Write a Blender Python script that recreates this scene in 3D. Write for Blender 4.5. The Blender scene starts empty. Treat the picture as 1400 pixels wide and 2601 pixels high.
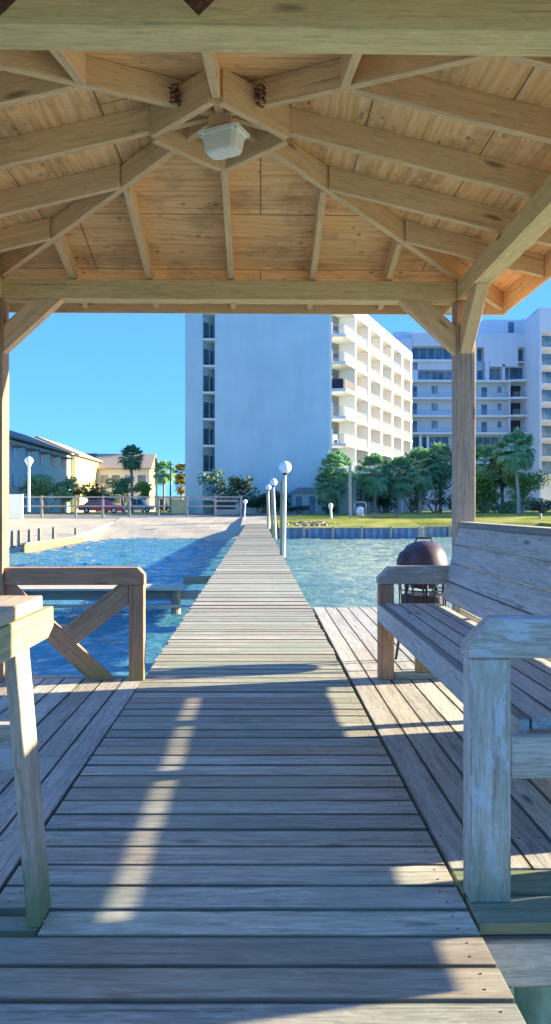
import bpy, math, random
from mathutils import Vector, Matrix
R = math.radians
rng = random.Random(7)
scene = bpy.context.scene
COL = scene.collection
F = 1860.0; CAMZ = 1.27; YAW = R(1.17); CY = math.cos(YAW); SY = math.sin(YAW)
ORG = {}

def P(x, y, Y):
    """point seen at photo pixel (x, y) on the vertical plane at distance Y"""
    xc = (x - 700) / F
    X = Y * (xc * CY + SY) / (CY - xc * SY)
    d = Y / (CY - xc * SY)
    return Vector((X, Y, CAMZ + (1289 - y) / F * d))

# ------------------------------------------------------------------ mesh builder
def heads(m, pts, n=(0, 0, 1), r=0.005):
    m.cur = 1; n = Vector(n)
    for p in pts: p = Vector(p); m.tube(p - n * 0.002, p + n * 0.0012, r, r * 0.8, 6)
    m.cur = 0
class MB:
    def __init__(s):
        s.v = []; s.f = []; s.g = []; s.m = []; s.e = []; s.cur = 0
    def add(s, verts, faces, gco=None, edge=None):
        b = len(s.v)
        s.v += [tuple(v) for v in verts]
        s.f += [tuple(b + i for i in f) for f in faces]
        s.m += [s.cur] * len(faces)
        if gco is None:
            gco = verts
        s.g += [tuple(v) for v in gco]
        s.e += edge if edge else [0.0] * len(verts)
        return s
    def box(s, c, size, rot=None, skew=0.0):
        c = Vector(c); hx, hy, hz = [q / 2 for q in size]
        off = Vector((rng.uniform(0, 60), rng.uniform(0, 60), rng.uniform(0, 60)))
        loc = [Vector((x, y, z)) for x in (-hx, hx) for y in (-hy, hy) for z in (-hz, hz)]
        ax = sorted(range(3), key=lambda i: -size[i])
        g = [Vector((p[ax[0]], p[ax[1]], p[ax[2]])) + off for p in loc]
        w = []
        for p in loc:
            q = Vector(p)
            if rot is not None: q = rot @ q
            q = q + c
            if skew: q.y -= skew * q.x
            w.append(q)
        s.add(w, [(0, 1, 3, 2), (4, 6, 7, 5), (0, 4, 5, 1), (2, 3, 7, 6), (0, 2, 6, 4), (1, 5, 7, 3)], g, [(1.0 if p[ax[1]] > 0 else -1.0) for p in loc])
        return s
    def b2(s, x0, x1, y0, y1, z0, z1, skew=0.0):
        return s.box(((x0 + x1) / 2, (y0 + y1) / 2, (z0 + z1) / 2), (abs(x1 - x0), abs(y1 - y0), abs(z1 - z0)), None, skew)
    def beam(s, p0, p1, w, h, up=(0, 0, 1)):
        p0 = Vector(p0); p1 = Vector(p1); d = p1 - p0; L = d.length; d.normalize()
        u = Vector(up); sd = d.cross(u); sd.normalize(); u = sd.cross(d)
        rot = Matrix((d, sd, u)).transposed()
        return s.box((p0 + p1) / 2, (L, w, h), rot)
    def prism(s, poly, ext, axis_map):
        """poly: 2D list; ext: (a, b); axis_map(u, v, t) -> xyz"""
        n = len(poly)
        off = Vector((rng.uniform(0, 60), rng.uniform(0, 60), rng.uniform(0, 60)))
        vs = [Vector(axis_map(u, v, ext[0])) for u, v in poly] + [Vector(axis_map(u, v, ext[1])) for u, v in poly]
        # grain runs along the longest edge of the polygon
        L = 0; dirv = Vector((1, 0))
        for i in range(n):
            e = Vector(poly[(i + 1) % n]) - Vector(poly[i])
            if e.length > L: L = e.length; dirv = e.normalized()
        nv = Vector((-dirv.y, dirv.x))
        g = []
        for t in ext:
            for p in poly:
                p = Vector(p); g.append(Vector((p.dot(dirv), p.dot(nv), t)) + off)
        fs = [tuple(range(n)), tuple(range(2 * n - 1, n - 1, -1))]
        fs += [(i, n + i, n + (i + 1) % n, (i + 1) % n) for i in range(n)]
        return s.add(vs, fs, g)
    def tube(s, p0, p1, r0, r1=None, n=12, caps=True):
        if r1 is None: r1 = r0
        p0 = Vector(p0); p1 = Vector(p1); d = (p1 - p0); L = d.length; d.normalize()
        a = d.orthogonal().normalized(); b = d.cross(a)
        vs = []; g = []; off = rng.uniform(0, 50)
        for k, (p, r) in enumerate(((p0, r0), (p1, r1))):
            for i in range(n):
                t = 2 * math.pi * i / n
                o = a * (math.cos(t) * r) + b * (math.sin(t) * r)
                vs.append(p + o); g.append((k * L + off, o.dot(a) + off, o.dot(b)))
        fs = [(i, (i + 1) % n, n + (i + 1) % n, n + i) for i in range(n)]
        if caps: fs += [tuple(range(n - 1, -1, -1)), tuple(range(n, 2 * n))]
        return s.add(vs, fs, g)
    def path(s, pts, rad, n=8):
        pts = [Vector(p) for p in pts]
        vs = []; g = []; m = len(pts)
        for k, p in enumerate(pts):
            d = (pts[min(k + 1, m - 1)] - pts[max(k - 1, 0)]).normalized()
            a = d.cross(Vector((0.13, 1, 0.07))).normalized(); b = d.cross(a)
            r = rad[k] if isinstance(rad, (list, tuple)) else rad
            for i in range(n):
                t = 2 * math.pi * i / n
                vs.append(p + a * math.cos(t) * r + b * math.sin(t) * r); g.append((p.z, i, 0))
        fs = []
        for k in range(m - 1):
            for i in range(n):
                fs.append((k * n + i, k * n + (i + 1) % n, (k + 1) * n + (i + 1) % n, (k + 1) * n + i))
        fs += [tuple(range(n - 1, -1, -1)), tuple(range((m - 1) * n, m * n))]
        return s.add(vs, fs, g)
    def lathe(s, c, prof, n=24):
        c = Vector(c); vs = []; fs = []
        for r, z in prof:
            for i in range(n):
                t = 2 * math.pi * i / n
                vs.append(c + Vector((r * math.cos(t), r * math.sin(t), z)))
        for k in range(len(prof) - 1):
            for i in range(n):
                fs.append((k * n + i, k * n + (i + 1) % n, (k + 1) * n + (i + 1) % n, (k + 1) * n + i))
        fs += [tuple(range(n - 1, -1, -1)), tuple(range((len(prof) - 1) * n, len(prof) * n))]
        return s.add(vs, fs)
    def sphere(s, c, r, n=20, m=12, sq=1.0):
        return s.lathe(c, [(max(r * math.sin(math.pi * k / m), 1e-4), -r * sq * math.cos(math.pi * k / m)) for k in range(m + 1)], n)
    def build(s, name, mat, parent=None, bevel=0.0, smooth=False):
        o_ = ORG.get(parent.name, Vector()) if parent is not None else Vector()
        if parent is not None and parent.name not in ORG:
            o_ = Vector()
        me = bpy.data.meshes.new(name)
        me.from_pydata([Vector(v) - o_ for v in s.v], [], s.f)
        at = me.attributes.new('gco', 'FLOAT_VECTOR', 'POINT')
        at.data.foreach_set('vector', [q for g in s.g for q in g])
        ea = me.attributes.new('edge', 'FLOAT', 'POINT'); ea.data.foreach_set('value', s.e)
        mats = mat if isinstance(mat, (list, tuple)) else [mat]
        for m in mats: me.materials.append(m)
        me.polygons.foreach_set('material_index', s.m)
        if smooth: me.polygons.foreach_set('use_smooth', [True] * len(s.f))
        me.update()
        ob = bpy.data.objects.new(name, me); COL.objects.link(ob)
        ORG[ob.name] = o_
        if parent is not None: ob.parent = parent
        if bevel:
            b = ob.modifiers.new('bevel', 'BEVEL'); b.width = bevel; b.segments = 2; b.limit_method = 'ANGLE'; b.angle_limit = R(40)
        return ob

def tag(o, label, cat, group=None, kind=None):
    if label: o['label'] = label
    if cat: o['category'] = cat
    if group: o['group'] = group
    if kind: o['kind'] = kind
    return o
def thing(name, loc, label, cat, group=None):
    o = bpy.data.objects.new(name, None); COL.objects.link(o)
    o.location = loc; o.empty_display_size = 0.2
    ORG[o.name] = Vector(loc)
    return tag(o, label, cat, group)
def dup(root, loc, rz=0.0, sc=1.0, label=None):
    kids = [c for c in COL.objects if c.parent is root]
    r = root.copy(); COL.objects.link(r); r.location = loc; r.rotation_euler = (0, 0, rz); r.scale = (sc, sc, sc)
    if label: r['label'] = label
    ORG[r.name] = Vector(loc)
    for ch in kids:
        c = ch.copy(); COL.objects.link(c); c.parent = r
        for g in [q for q in COL.objects if q.parent is ch]:
            d = g.copy(); COL.objects.link(d); d.parent = c
    return r

# ------------------------------------------------------------------ materials
class NT:
    def __init__(s, name):
        s.mat = bpy.data.materials.new(name); s.mat.use_nodes = True
        s.t = s.mat.node_tree; s.t.nodes.clear()
        s.out = s.n('ShaderNodeOutputMaterial'); s.b = s.n('ShaderNodeBsdfPrincipled')
        s.l(s.b.outputs[0], s.out.inputs[0])
    def n(s, k, **kw):
        q = s.t.nodes.new(k)
        for a, b in kw.items(): setattr(q, a, b)
        return q
    def l(s, a, b): s.t.links.new(a, b)
    def set(s, node, **kw):
        for a, b in kw.items(): node.inputs[a.replace('_', ' ')].default_value = b
        return node
    def noise(s, vec, scale, detail=5, rough=0.6, dist=0.0):
        q = s.n('ShaderNodeTexNoise'); q.inputs['Scale'].default_value = scale; q.inputs['Detail'].default_value = detail
        q.inputs['Roughness'].default_value = rough; q.inputs['Distortion'].default_value = dist
        if vec is not None: s.l(vec, q.inputs['Vector'])
        return q.outputs['Fac']
    def map(s, vec, scale=(1, 1, 1), loc=(0, 0, 0), rot=(0, 0, 0)):
        q = s.n('ShaderNodeMapping'); q.inputs['Scale'].default_value = scale; q.inputs['Location'].default_value = loc
        q.inputs['Rotation'].default_value = rot
        s.l(vec, q.inputs['Vector']); return q.outputs[0]
    def ramp(s, fac, stops):
        q = s.n('ShaderNodeValToRGB'); e = q.color_ramp.elements
        while len(e) < len(stops): e.new(0.5)
        for i, (p, c) in enumerate(stops):
            e[i].position = p; e[i].color = (c if hasattr(c, '__len__') else (c, c, c)) + ((1,) if not hasattr(c, '__len__') or len(c) == 3 else ())if hasattr(c, '__len__') else (c, c, c, 1)
        s.l(fac, q.inputs[0]); return q.outputs[0]
    def mix(s, fac, a, b, mode='MIX'):
        q = s.n('ShaderNodeMix', data_type='RGBA', blend_type=mode)
        for inp, v in ((q.inputs[0], fac), (q.inputs[6], a), (q.inputs[7], b)):
            if isinstance(v, (int, float)): inp.default_value = v
            elif isinstance(v, (tuple, list)): inp.default_value = tuple(v) + ((1,) if len(v) == 3 else ())
            else: s.l(v, inp)
        return q.outputs[2]
    def math(s, op, a, b=0.0, clamp=False):
        q = s.n('ShaderNodeMath', operation=op); q.use_clamp = clamp
        for inp, v in ((q.inputs[0], a), (q.inputs[1], b)):
            if isinstance(v, (int, float)): inp.default_value = v
            else: s.l(v, inp)
        return q.outputs[0]
    def bump(s, h, strength=0.3, dist=0.01):
        q = s.n('ShaderNodeBump'); q.inputs['Strength'].default_value = strength; q.inputs['Distance'].default_value = dist
        s.l(h, q.inputs['Height']); s.l(q.outputs[0], s.b.inputs['Normal']); return q

def wood(name, light, dark, stain=(0.10, 0.09, 0.07), stain_amt=0.35, var=0.35, moss=0.0, rough=0.75, knots=0.8, gs=1.0, tint=None, peel=0.0, crack=0.5, grime=0.0):
    m = NT(name)
    g = m.n('ShaderNodeAttribute', attribute_name='gco').outputs['Vector']
    geo = m.n('ShaderNodeNewGeometry'); isl = geo.outputs['Random Per Island']; pos = geo.outputs['Position']
    grain = m.noise(m.map(g, (3.2 * gs, 46 * gs, 46 * gs)), 1.0, 8, 0.72, 0.8)
    fine = m.noise(m.map(g, (11 * gs, 150 * gs, 150 * gs)), 1.0, 5, 0.75)
    col = m.ramp(m.math('ADD', m.math('MULTIPLY', grain, 0.65), m.math('MULTIPLY', fine, 0.35)), [(0.37, tuple(c * 0.8 for c in dark)), (0.50, tuple((a + b) / 2 for a, b in zip(light, dark))), (0.61, light)])
    # patches of weathering
    big = m.noise(m.map(g, (1.1, 5, 5)), 1.0, 4, 0.6)
    col = m.mix(m.math('MULTIPLY', m.ramp(big, [(0.42, 0.0), (0.68, 1.0)]), stain_amt), col, stain)
    spk = m.noise(m.map(g, (14, 40, 40), (3, 9, 2)), 1.0, 6, 0.75)
    col = m.mix(m.math('MULTIPLY', m.ramp(spk, [(0.54, 0.0), (0.66, 1.0)]), 0.35), col, tuple(min(1, c * 1.25) for c in light))
    col = m.mix(m.math('MULTIPLY', m.ramp(spk, [(0.30, 1.0), (0.42, 0.0)]), 0.55), col, tuple(c * 0.5 for c in dark))
    # long dark checks in the grain
    ck = m.noise(m.map(g, (1.0, 60, 60), (7, 3, 1)), 1.0, 2, 0.5)
    col = m.mix(m.math('MULTIPLY', m.ramp(ck, [(0.27, 1.0), (0.34, 0.0)]), crack), col, tuple(c * 0.25 for c in dark))
    if knots:
        v = m.n('ShaderNodeTexVoronoi'); m.l(m.map(g, (1.7, 6.5, 6.5)), v.inputs['Vector']); v.inputs['Scale'].default_value = 1.0
        kn = m.ramp(v.outputs['Distance'], [(0.05, 1.0), (0.13, 0.0)])
        col = m.mix(m.math('MULTIPLY', kn, knots), col, tuple(c * 0.3 for c in dark))
    hv = m.n('ShaderNodeHueSaturation')
    m.l(m.math('ADD', m.math('MULTIPLY', isl, var), 1.0 - var / 2), hv.inputs['Value'])
    w2 = m.n('ShaderNodeTexWhiteNoise', noise_dimensions='1D'); m.l(m.math('MULTIPLY', isl, 77.0), w2.inputs['W'])
    m.l(m.math('ADD', m.math('MULTIPLY', w2.outputs['Value'], 0.35), 0.82), hv.inputs['Saturation'])
    m.l(col, hv.inputs['Color']); col = hv.outputs[0]
    if grime:
        ed = m.n('ShaderNodeAttribute', attribute_name='edge').outputs['Fac']
        en = m.math('ADD', m.math('ABSOLUTE', ed), m.math('MULTIPLY', m.noise(m.map(g, (9, 9, 9)), 1.0, 4, 0.6), 0.22))
        col = m.mix(m.math('MULTIPLY', m.ramp(m.math('MULTIPLY', en, 0.8), [(0.785, 0.0), (0.865, 1.0)]), grime), col, (0.06, 0.065, 0.045))
        br = m.n('ShaderNodeTexWhiteNoise', noise_dimensions='1D'); m.l(m.math('MULTIPLY', isl, 31.0), br.inputs['W'])
        col = m.mix(m.math('MULTIPLY', m.ramp(br.outputs['Value'], [(0.6, 0.0), (1.0, 1.0)]), 0.45), col, (0.26, 0.17, 0.10))
    if tint:
        nz = m.noise(m.map(pos, (0.9, 0.9, 2.5)), 1.3, 4, 0.6)
        col = m.mix(m.math('MULTIPLY', m.ramp(nz, [(0.45, 0.0), (0.62, 1.0)]), tint[3]), col, tint[:3])
    if peel:
        nz = m.noise(m.map(g, (4, 14, 14)), 1.0, 6, 0.7)
        col = m.mix(m.math('MULTIPLY', m.ramp(nz, [(0.53, 0.0), (0.56, 1.0)]), peel), col, (0.50, 0.55, 0.55))
    if moss:
        sep = m.n('ShaderNodeSeparateXYZ'); m.l(pos, sep.inputs[0])
        nz = m.noise(m.map(pos, (3, 3, 3)), 3.0, 5, 0.65)
        lo = m.math('SUBTRACT', 1.0, m.math('MULTIPLY', m.math('ABSOLUTE', sep.outputs['Z']), 2.6), True)
        fac = m.math('MULTIPLY', m.ramp(m.math('MULTIPLY', m.math('ADD', nz, 0.35), lo), [(0.35, 0.0), (0.7, 1.0)]), moss)
        col = m.mix(fac, col, (0.13, 0.19, 0.05))
    m.l(col, m.b.inputs['Base Color'])
    m.b.inputs['Roughness'].default_value = rough
    m.b.inputs['Specular IOR Level'].default_value = 0.25
    h = m.math('ADD', grain, m.math('MULTIPLY', fine, 0.4))
    m.bump(h, 0.35, 0.004)
    return m.mat

def plain(name, col, rough=0.6, var=0.12, scale=3.0, metal=0.0, bump=0.0, spec=0.5):
    m = NT(name); pos = m.n('ShaderNodeTexCoord').outputs['Object']
    nz = m.noise(pos, scale, 5, 0.6)
    c = m.mix(m.ramp(nz, [(0.3, 0.0), (0.7, 1.0)]), tuple(q * (1 - var) for q in col), tuple(min(1, q * (1 + var)) for q in col))
    m.l(c, m.b.inputs['Base Color']); m.b.inputs['Roughness'].default_value = rough; m.b.inputs['Metallic'].default_value = metal
    m.b.inputs['Specular IOR Level'].default_value = spec
    if bump: m.bump(nz, bump, 0.02)
    return m.mat

M = {}
M['deck'] = wood('weathered_deck', (0.52, 0.52, 0.42), (0.24, 0.235, 0.18), (0.19, 0.19, 0.14), 0.5, 0.5, rough=0.8, knots=0.7, tint=(0.25, 0.31, 0.22, 0.5), grime=0.72)
M['deck2'] = wood('weathered_deck_wide', (0.60, 0.60, 0.51), (0.31, 0.31, 0.25), (0.24, 0.24, 0.19), 0.45, 0.36, rough=0.8, knots=0.8, grime=0.75)
M['bench'] = wood('weathered_bench', (0.66, 0.67, 0.60), (0.39, 0.40, 0.34), (0.31, 0.31, 0.27), 0.4, 0.25, rough=0.75, knots=0.9, grime=0.6)
M['rail'] = wood('rail_wood', (0.62, 0.32, 0.15), (0.38, 0.18, 0.08), (0.34, 0.20, 0.12), 0.5, 0.25, moss=0.55, knots=0.7)
M['rail_gray'] = wood('rail_wood_grey', (0.58, 0.54, 0.44), (0.32, 0.30, 0.23), (0.30, 0.30, 0.22), 0.5, 0.25, moss=0.45, knots=0.8, peel=0.75)
M['rail_green'] = wood('rail_wood_green', (0.46, 0.42, 0.22), (0.26, 0.24, 0.12), (0.30, 0.33, 0.11), 0.6, 0.25, moss=0.0, knots=0.8, gs=0.6)
M['rail_near'] = wood('rail_wood_near', (0.58, 0.47, 0.32), (0.32, 0.25, 0.16), (0.28, 0.29, 0.18), 0.5, 0.25, moss=0.75, knots=0.5)
M['header'] = wood('header_pine', (0.94, 0.68, 0.30), (0.74, 0.49, 0.20), (0.64, 0.48, 0.22), 0.45, 0.22, knots=0.9)
M['rafter'] = wood('rafter_pine', (0.94, 0.63, 0.31), (0.78, 0.49, 0.23), (0.66, 0.43, 0.22), 0.4, 0.28, knots=0.8)
M['post'] = wood('post_wood', (0.60, 0.46, 0.32), (0.34, 0.25, 0.17), (0.46, 0.28, 0.15), 0.5, 0.2, knots=0.9)
M['postorange'] = wood('post_wood_orange', (0.60, 0.36, 0.18), (0.36, 0.19, 0.09), (0.30, 0.17, 0.10), 0.4, 0.2, knots=0.6)
M['timber'] = wood('marine_timber', (0.40, 0.35, 0.27), (0.20, 0.17, 0.13), (0.14, 0.15, 0.09), 0.5, 0.3, knots=0.5)
M['pale_timber'] = wood('pale_timber', (0.62, 0.55, 0.43), (0.40, 0.33, 0.24), (0.3, 0.26, 0.18), 0.3, 0.3, knots=0.4)
M['fence'] = wood('fence_wood', (0.42, 0.40, 0.35), (0.26, 0.25, 0.22), (0.2, 0.2, 0.18), 0.3, 0.2, knots=0.2)

def plywood():
    m = NT('plywood_sheathing')
    g = m.n('ShaderNodeAttribute', attribute_name='gco').outputs['Vector']
    warp = m.n('ShaderNodeTexNoise'); m.l(m.map(g, (0.8, 3.0, 1)), warp.inputs['Vector']); warp.inputs['Scale'].default_value = 1.0; warp.inputs['Detail'].default_value = 3
    w = m.n('ShaderNodeTexWave', wave_type='BANDS', bands_direction='Y')
    add = m.n('ShaderNodeVectorMath', operation='MULTIPLY_ADD')
    m.l(warp.outputs['Color'], add.inputs[0]); add.inputs[1].default_value = (0.35, 0.35, 0.35); m.l(m.map(g, (0.25, 1, 1)), add.inputs[2])
    m.l(add.outputs[0], w.inputs['Vector']); w.inputs['Scale'].default_value = 7.0; w.inputs['Distortion'].default_value = 3.0; w.inputs['Detail'].default_value = 3
    gr = m.noise(m.map(g, (1.3, 30, 45)), 1.0, 4, 0.55)
    col = m.ramp(m.math('ADD', m.math('MULTIPLY', w.outputs['Fac'], 0.16), m.math('MULTIPLY', gr, 0.84)), [(0.28, (0.78, 0.40, 0.14)), (0.5, (0.92, 0.54, 0.24)), (0.70, (0.95, 0.65, 0.35))])
    st = m.noise(m.map(g, (1.0, 5.0, 1)), 1.6, 5, 0.7)
    col = m.mix(m.math('MULTIPLY', m.ramp(st, [(0.56, 0.0), (0.74, 1.0)]), 0.6), col, (0.25, 0.14, 0.08))
    sp = m.n('ShaderNodeTexVoronoi'); m.l(m.map(g, (6, 9, 1)), sp.inputs['Vector']); sp.inputs['Scale'].default_value = 1.0
    spn = m.noise(g, 9.0, 4, 0.7)
    col = m.mix(m.math('MULTIPLY', m.ramp(m.math('ADD', sp.outputs['Distance'], m.math('MULTIPLY', spn, 0.25)), [(0.17, 1.0), (0.25, 0.0)]), 0.7), col, (0.10, 0.055, 0.03))
    bl = m.noise(m.map(g, (1.4, 2.2, 1)), 1.5, 6, 0.72)
    col = m.mix(m.math('MULTIPLY', m.ramp(bl, [(0.50, 0.0), (0.66, 1.0)]), 0.62), col, (0.36, 0.19, 0.10))
    bl2 = m.noise(m.map(g, (5, 12, 1)), 1.0, 5, 0.7)
    col = m.mix(m.math('MULTIPLY', m.ramp(bl2, [(0.62, 0.0), (0.70, 1.0)]), 0.7), col, (0.16, 0.085, 0.05))
    # sheet joints
    br = m.n('ShaderNodeTexBrick'); m.l(g, br.inputs['Vector']); br.inputs['Scale'].default_value = 1.0
    br.inputs['Brick Width'].default_value = 2.44; br.inputs['Row Height'].default_value = 0.61; br.inputs['Mortar Size'].default_value = 0.004
    col = m.mix(m.math('MULTIPLY', br.outputs['Fac'], 0.8), col, (0.12, 0.06, 0.03))
    m.l(col, m.b.inputs['Base Color']); m.b.inputs['Roughness'].default_value = 0.8; m.b.inputs['Specular IOR Level'].default_value = 0.2
    m.bump(gr, 0.3, 0.003)
    return m.mat
M['ply'] = plywood()

def water_mat():
    m = NT('sea_water')
    pos = m.n('ShaderNodeNewGeometry').outputs['Position']
    sep = m.n('ShaderNodeSeparateXYZ'); m.l(pos, sep.inputs[0])
    n1 = m.noise(m.map(pos, (1.0, 1.9, 1)), 0.9, 3, 0.55, 0.5)
    n2 = m.noise(m.map(pos, (1.0, 1.9, 1)), 5.5, 5, 0.65, 0.3)
    h = m.math('ADD', m.math('MULTIPLY', n1, 1.0), m.math('MULTIPLY', n2, 0.6))
    b = m.bump(h, 1.0, 0.14)
    big = m.noise(m.map(pos, (0.12, 0.25, 1)), 1.0, 3, 0.5)
    # the right-hand side is a sandy shallow, the left a deeper blue channel
    shallow = m.ramp(m.math('ADD', m.math('MULTIPLY', sep.outputs['X'], 0.09), m.math('MULTIPLY', big, 0.6)), [(0.30, 0.0), (0.62, 1.0)])
    col = m.mix(shallow, (0.07, 0.23, 0.26), (0.25, 0.37, 0.29))
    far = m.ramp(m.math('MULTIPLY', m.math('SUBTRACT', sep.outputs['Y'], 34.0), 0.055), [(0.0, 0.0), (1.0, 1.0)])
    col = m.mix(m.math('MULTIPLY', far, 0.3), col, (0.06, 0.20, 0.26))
    m.l(col, m.b.inputs['Base Color']); m.b.inputs['Roughness'].default_value = 0.07; m.b.inputs['IOR'].default_value = 1.45
    return m.mat
M['water'] = water_mat()

def ground_mat():
    m = NT('shore_ground')
    pos = m.n('ShaderNodeNewGeometry').outputs['Position']
    sep = m.n('ShaderNodeSeparateXYZ'); m.l(pos, sep.inputs[0]); X = sep.outputs['X']; Y = sep.outputs['Y']
    n = m.noise(pos, 0.5, 6, 0.65); n2 = m.noise(pos, 6.0, 5, 0.7)
    sand = m.mix(n2, (0.35, 0.325, 0.25), (0.50, 0.475, 0.38))
    st = m.noise(m.map(pos, (0.15, 1.2, 1)), 1.0, 4, 0.7)
    sand = m.mix(m.math('MULTIPLY', m.ramp(st, [(0.5, 0.0), (0.65, 1.0)]), 0.45), sand, (0.34, 0.27, 0.18))
    grass = m.mix(n2, (0.13, 0.19, 0.025), (0.27, 0.30, 0.05))
    grass = m.mix(m.ramp(n, [(0.45, 0.0), (0.65, 1.0)]), grass, (0.36, 0.33, 0.10))
    # grass to the right of the pier and behind the beach
    fr = m.ramp(m.math('ADD', X, m.math('MULTIPLY', n, 2.0)), [(0.0, 0.0), (1.0, 1.0)])
    isr = m.math('GREATER_THAN', m.math('ADD', X, m.math('MULTIPLY', n, 2.0)), 1.6)
    isf = m.math('GREATER_THAN', m.math('ADD', Y, m.math('MULTIPLY', n, 3.0)), 72.0)
    road = m.math('MULTIPLY', m.math('GREATER_THAN', Y, 63.5), m.math('LESS_THAN', Y, 70.5))
    road = m.math('MULTIPLY', road, m.math('LESS_THAN', X, 3.5))
    col = m.mix(m.math('MAXIMUM', isr, isf), sand, grass)
    col = m.mix(road, col, (0.20, 0.20, 0.20))
    m.l(col, m.b.inputs['Base Color']); m.b.inputs['Roughness'].default_value = 0.95; m.b.inputs['Specular IOR Level'].default_value = 0.1
    m.bump(n2, 0.6, 0.05)
    return m.mat
M['ground'] = ground_mat()

def stucco(name, col, streak=0.12):
    m = NT(name); pos = m.n('ShaderNodeNewGeometry').outputs['Position']
    a = m.noise(m.map(pos, (0.5, 0.5, 0.06)), 1.0, 4, 0.6); b = m.noise(pos, 0.35, 4, 0.6); c = m.noise(pos, 7.0, 3, 0.6)
    t = m.math('ADD', m.math('MULTIPLY', a, 0.5), m.math('MULTIPLY', b, 0.5))
    cc = m.mix(m.ramp(t, [(0.35, 0.0), (0.65, 1.0)]), tuple(q * (1 - streak) for q in col), col)
    m.l(cc, m.b.inputs['Base Color']); m.b.inputs['Roughness'].default_value = 0.85
    m.bump(c, 0.3, 0.03)
    return m.mat
M['stucco'] = stucco('shade_blue_stucco', (0.56, 0.70, 0.70), 0.16)  # white tower; blue of its shaded front put into the wall colour
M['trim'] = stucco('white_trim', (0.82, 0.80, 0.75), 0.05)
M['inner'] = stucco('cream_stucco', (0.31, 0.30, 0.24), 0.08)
M['grey_st'] = stucco('pale_grey_stucco', (0.70, 0.72, 0.74), 0.08)
M['yellow'] = stucco('sunlit_cream_siding', (0.72, 0.60, 0.28), 0.08)  # warm sunlight put into the base colour of the lit walls
M['teal'] = stucco('grey_green_shade_siding', (0.46, 0.60, 0.54), 0.12)  # tower's shade on the townhouses put into the colour; pavilion is teal itself
M['roofsh'] = plain('roof_shingle', (0.20, 0.19, 0.17), 0.9, 0.25, 8.0, bump=0.3)
M['rooft'] = plain('tan_shingle', (0.33, 0.29, 0.22), 0.9, 0.2, 8.0)
M['glassd'] = plain('window_glass', (0.07, 0.15, 0.20), 0.12, 0.5, 0.7)
M['glassb'] = plain('curtained_glass', (0.17, 0.22, 0.25), 0.2, 0.6, 0.5)
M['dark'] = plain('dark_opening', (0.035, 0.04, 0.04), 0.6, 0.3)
M['metal_w'] = plain('white_painted_metal', (0.78, 0.78, 0.76), 0.45, 0.06)
M['globe'] = plain('white_acrylic', (0.88, 0.88, 0.87), 0.25, 0.03)
M['black'] = plain('black_iron', (0.02, 0.02, 0.022), 0.5, 0.3)
M['lid'] = plain('weathered_burgundy_enamel', (0.06, 0.042, 0.052), 0.5, 0.5, 6.0)
M['rust'] = plain('rusted_steel', (0.16, 0.06, 0.035), 0.85, 0.8, 60.0, bump=0.8)
M['fixture'] = plain('cream_plastic', (0.90, 0.86, 0.74), 0.5, 0.08, 20)
M['trunk'] = plain('palm_trunk', (0.27, 0.23, 0.19), 0.95, 0.4, 9.0, bump=0.6)
M['paleTrunk'] = plain('pale_palm_trunk', (0.42, 0.38, 0.32), 0.95, 0.3, 9.0, bump=0.6)
M['sheet'] = plain('vinyl_sheet_piling', (0.24, 0.32, 0.40), 0.7, 0.2, 2.0)
M['red'] = plain('maroon_car_paint', (0.65, 0.02, 0.10), 0.3, 0.1, 1)
M['cardark'] = plain('dark_blue_car_paint', (0.02, 0.03, 0.06), 0.3, 0.1, 1)
M['carwhite'] = plain('silver_car_paint', (0.55, 0.56, 0.58), 0.35, 0.05, 1)
M['rubber'] = plain('rubber', (0.02, 0.02, 0.02), 0.9, 0.1)
M['algae'] = plain('copper_green_pile', (0.25, 0.40, 0.32), 0.85, 0.5, 5.0, bump=0.5)

def leafmat(name, a, b, trans=0.25):
    m = NT(name); isl = m.n('ShaderNodeNewGeometry').outputs['Random Per Island']
    obn = m.n('ShaderNodeObjectInfo').outputs['Random']
    c = m.mix(isl, a, b)
    hv = m.n('ShaderNodeHueSaturation'); m.l(c, hv.inputs['Color']); m.l(m.math('ADD', m.math('MULTIPLY', obn, 0.4), 0.8), hv.inputs['Value'])
    m.l(hv.outputs[0], m.b.inputs['Base Color']); m.b.inputs['Roughness'].default_value = 0.55; m.b.inputs['Specular IOR Level'].default_value = 0.3
    tr = m.n('ShaderNodeBsdfTranslucent'); m.l(hv.outputs[0], tr.inputs[0])
    mx = m.n('ShaderNodeMixShader'); mx.inputs[0].default_value = trans; m.l(m.b.outputs[0], mx.inputs[1]); m.l(tr.outputs[0], mx.inputs[2]); m.l(mx.outputs[0], m.out.inputs[0])
    return m.mat
M['palm'] = leafmat('palm_leaf', (0.14, 0.32, 0.16), (0.24, 0.44, 0.20))
M['palmy'] = leafmat('yellowing_palm_leaf', (0.12, 0.14, 0.03), (0.30, 0.26, 0.07))
M['bush'] = leafmat('bush_leaf', (0.11, 0.27, 0.13), (0.20, 0.37, 0.15))
M['bushl'] = leafmat('light_bush_leaf', (0.15, 0.30, 0.05), (0.28, 0.42, 0.09))
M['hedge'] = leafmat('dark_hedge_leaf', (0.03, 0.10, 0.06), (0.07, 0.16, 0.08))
M['drygreen'] = leafmat('olive_leaf', (0.10, 0.12, 0.04), (0.20, 0.18, 0.07))

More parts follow.
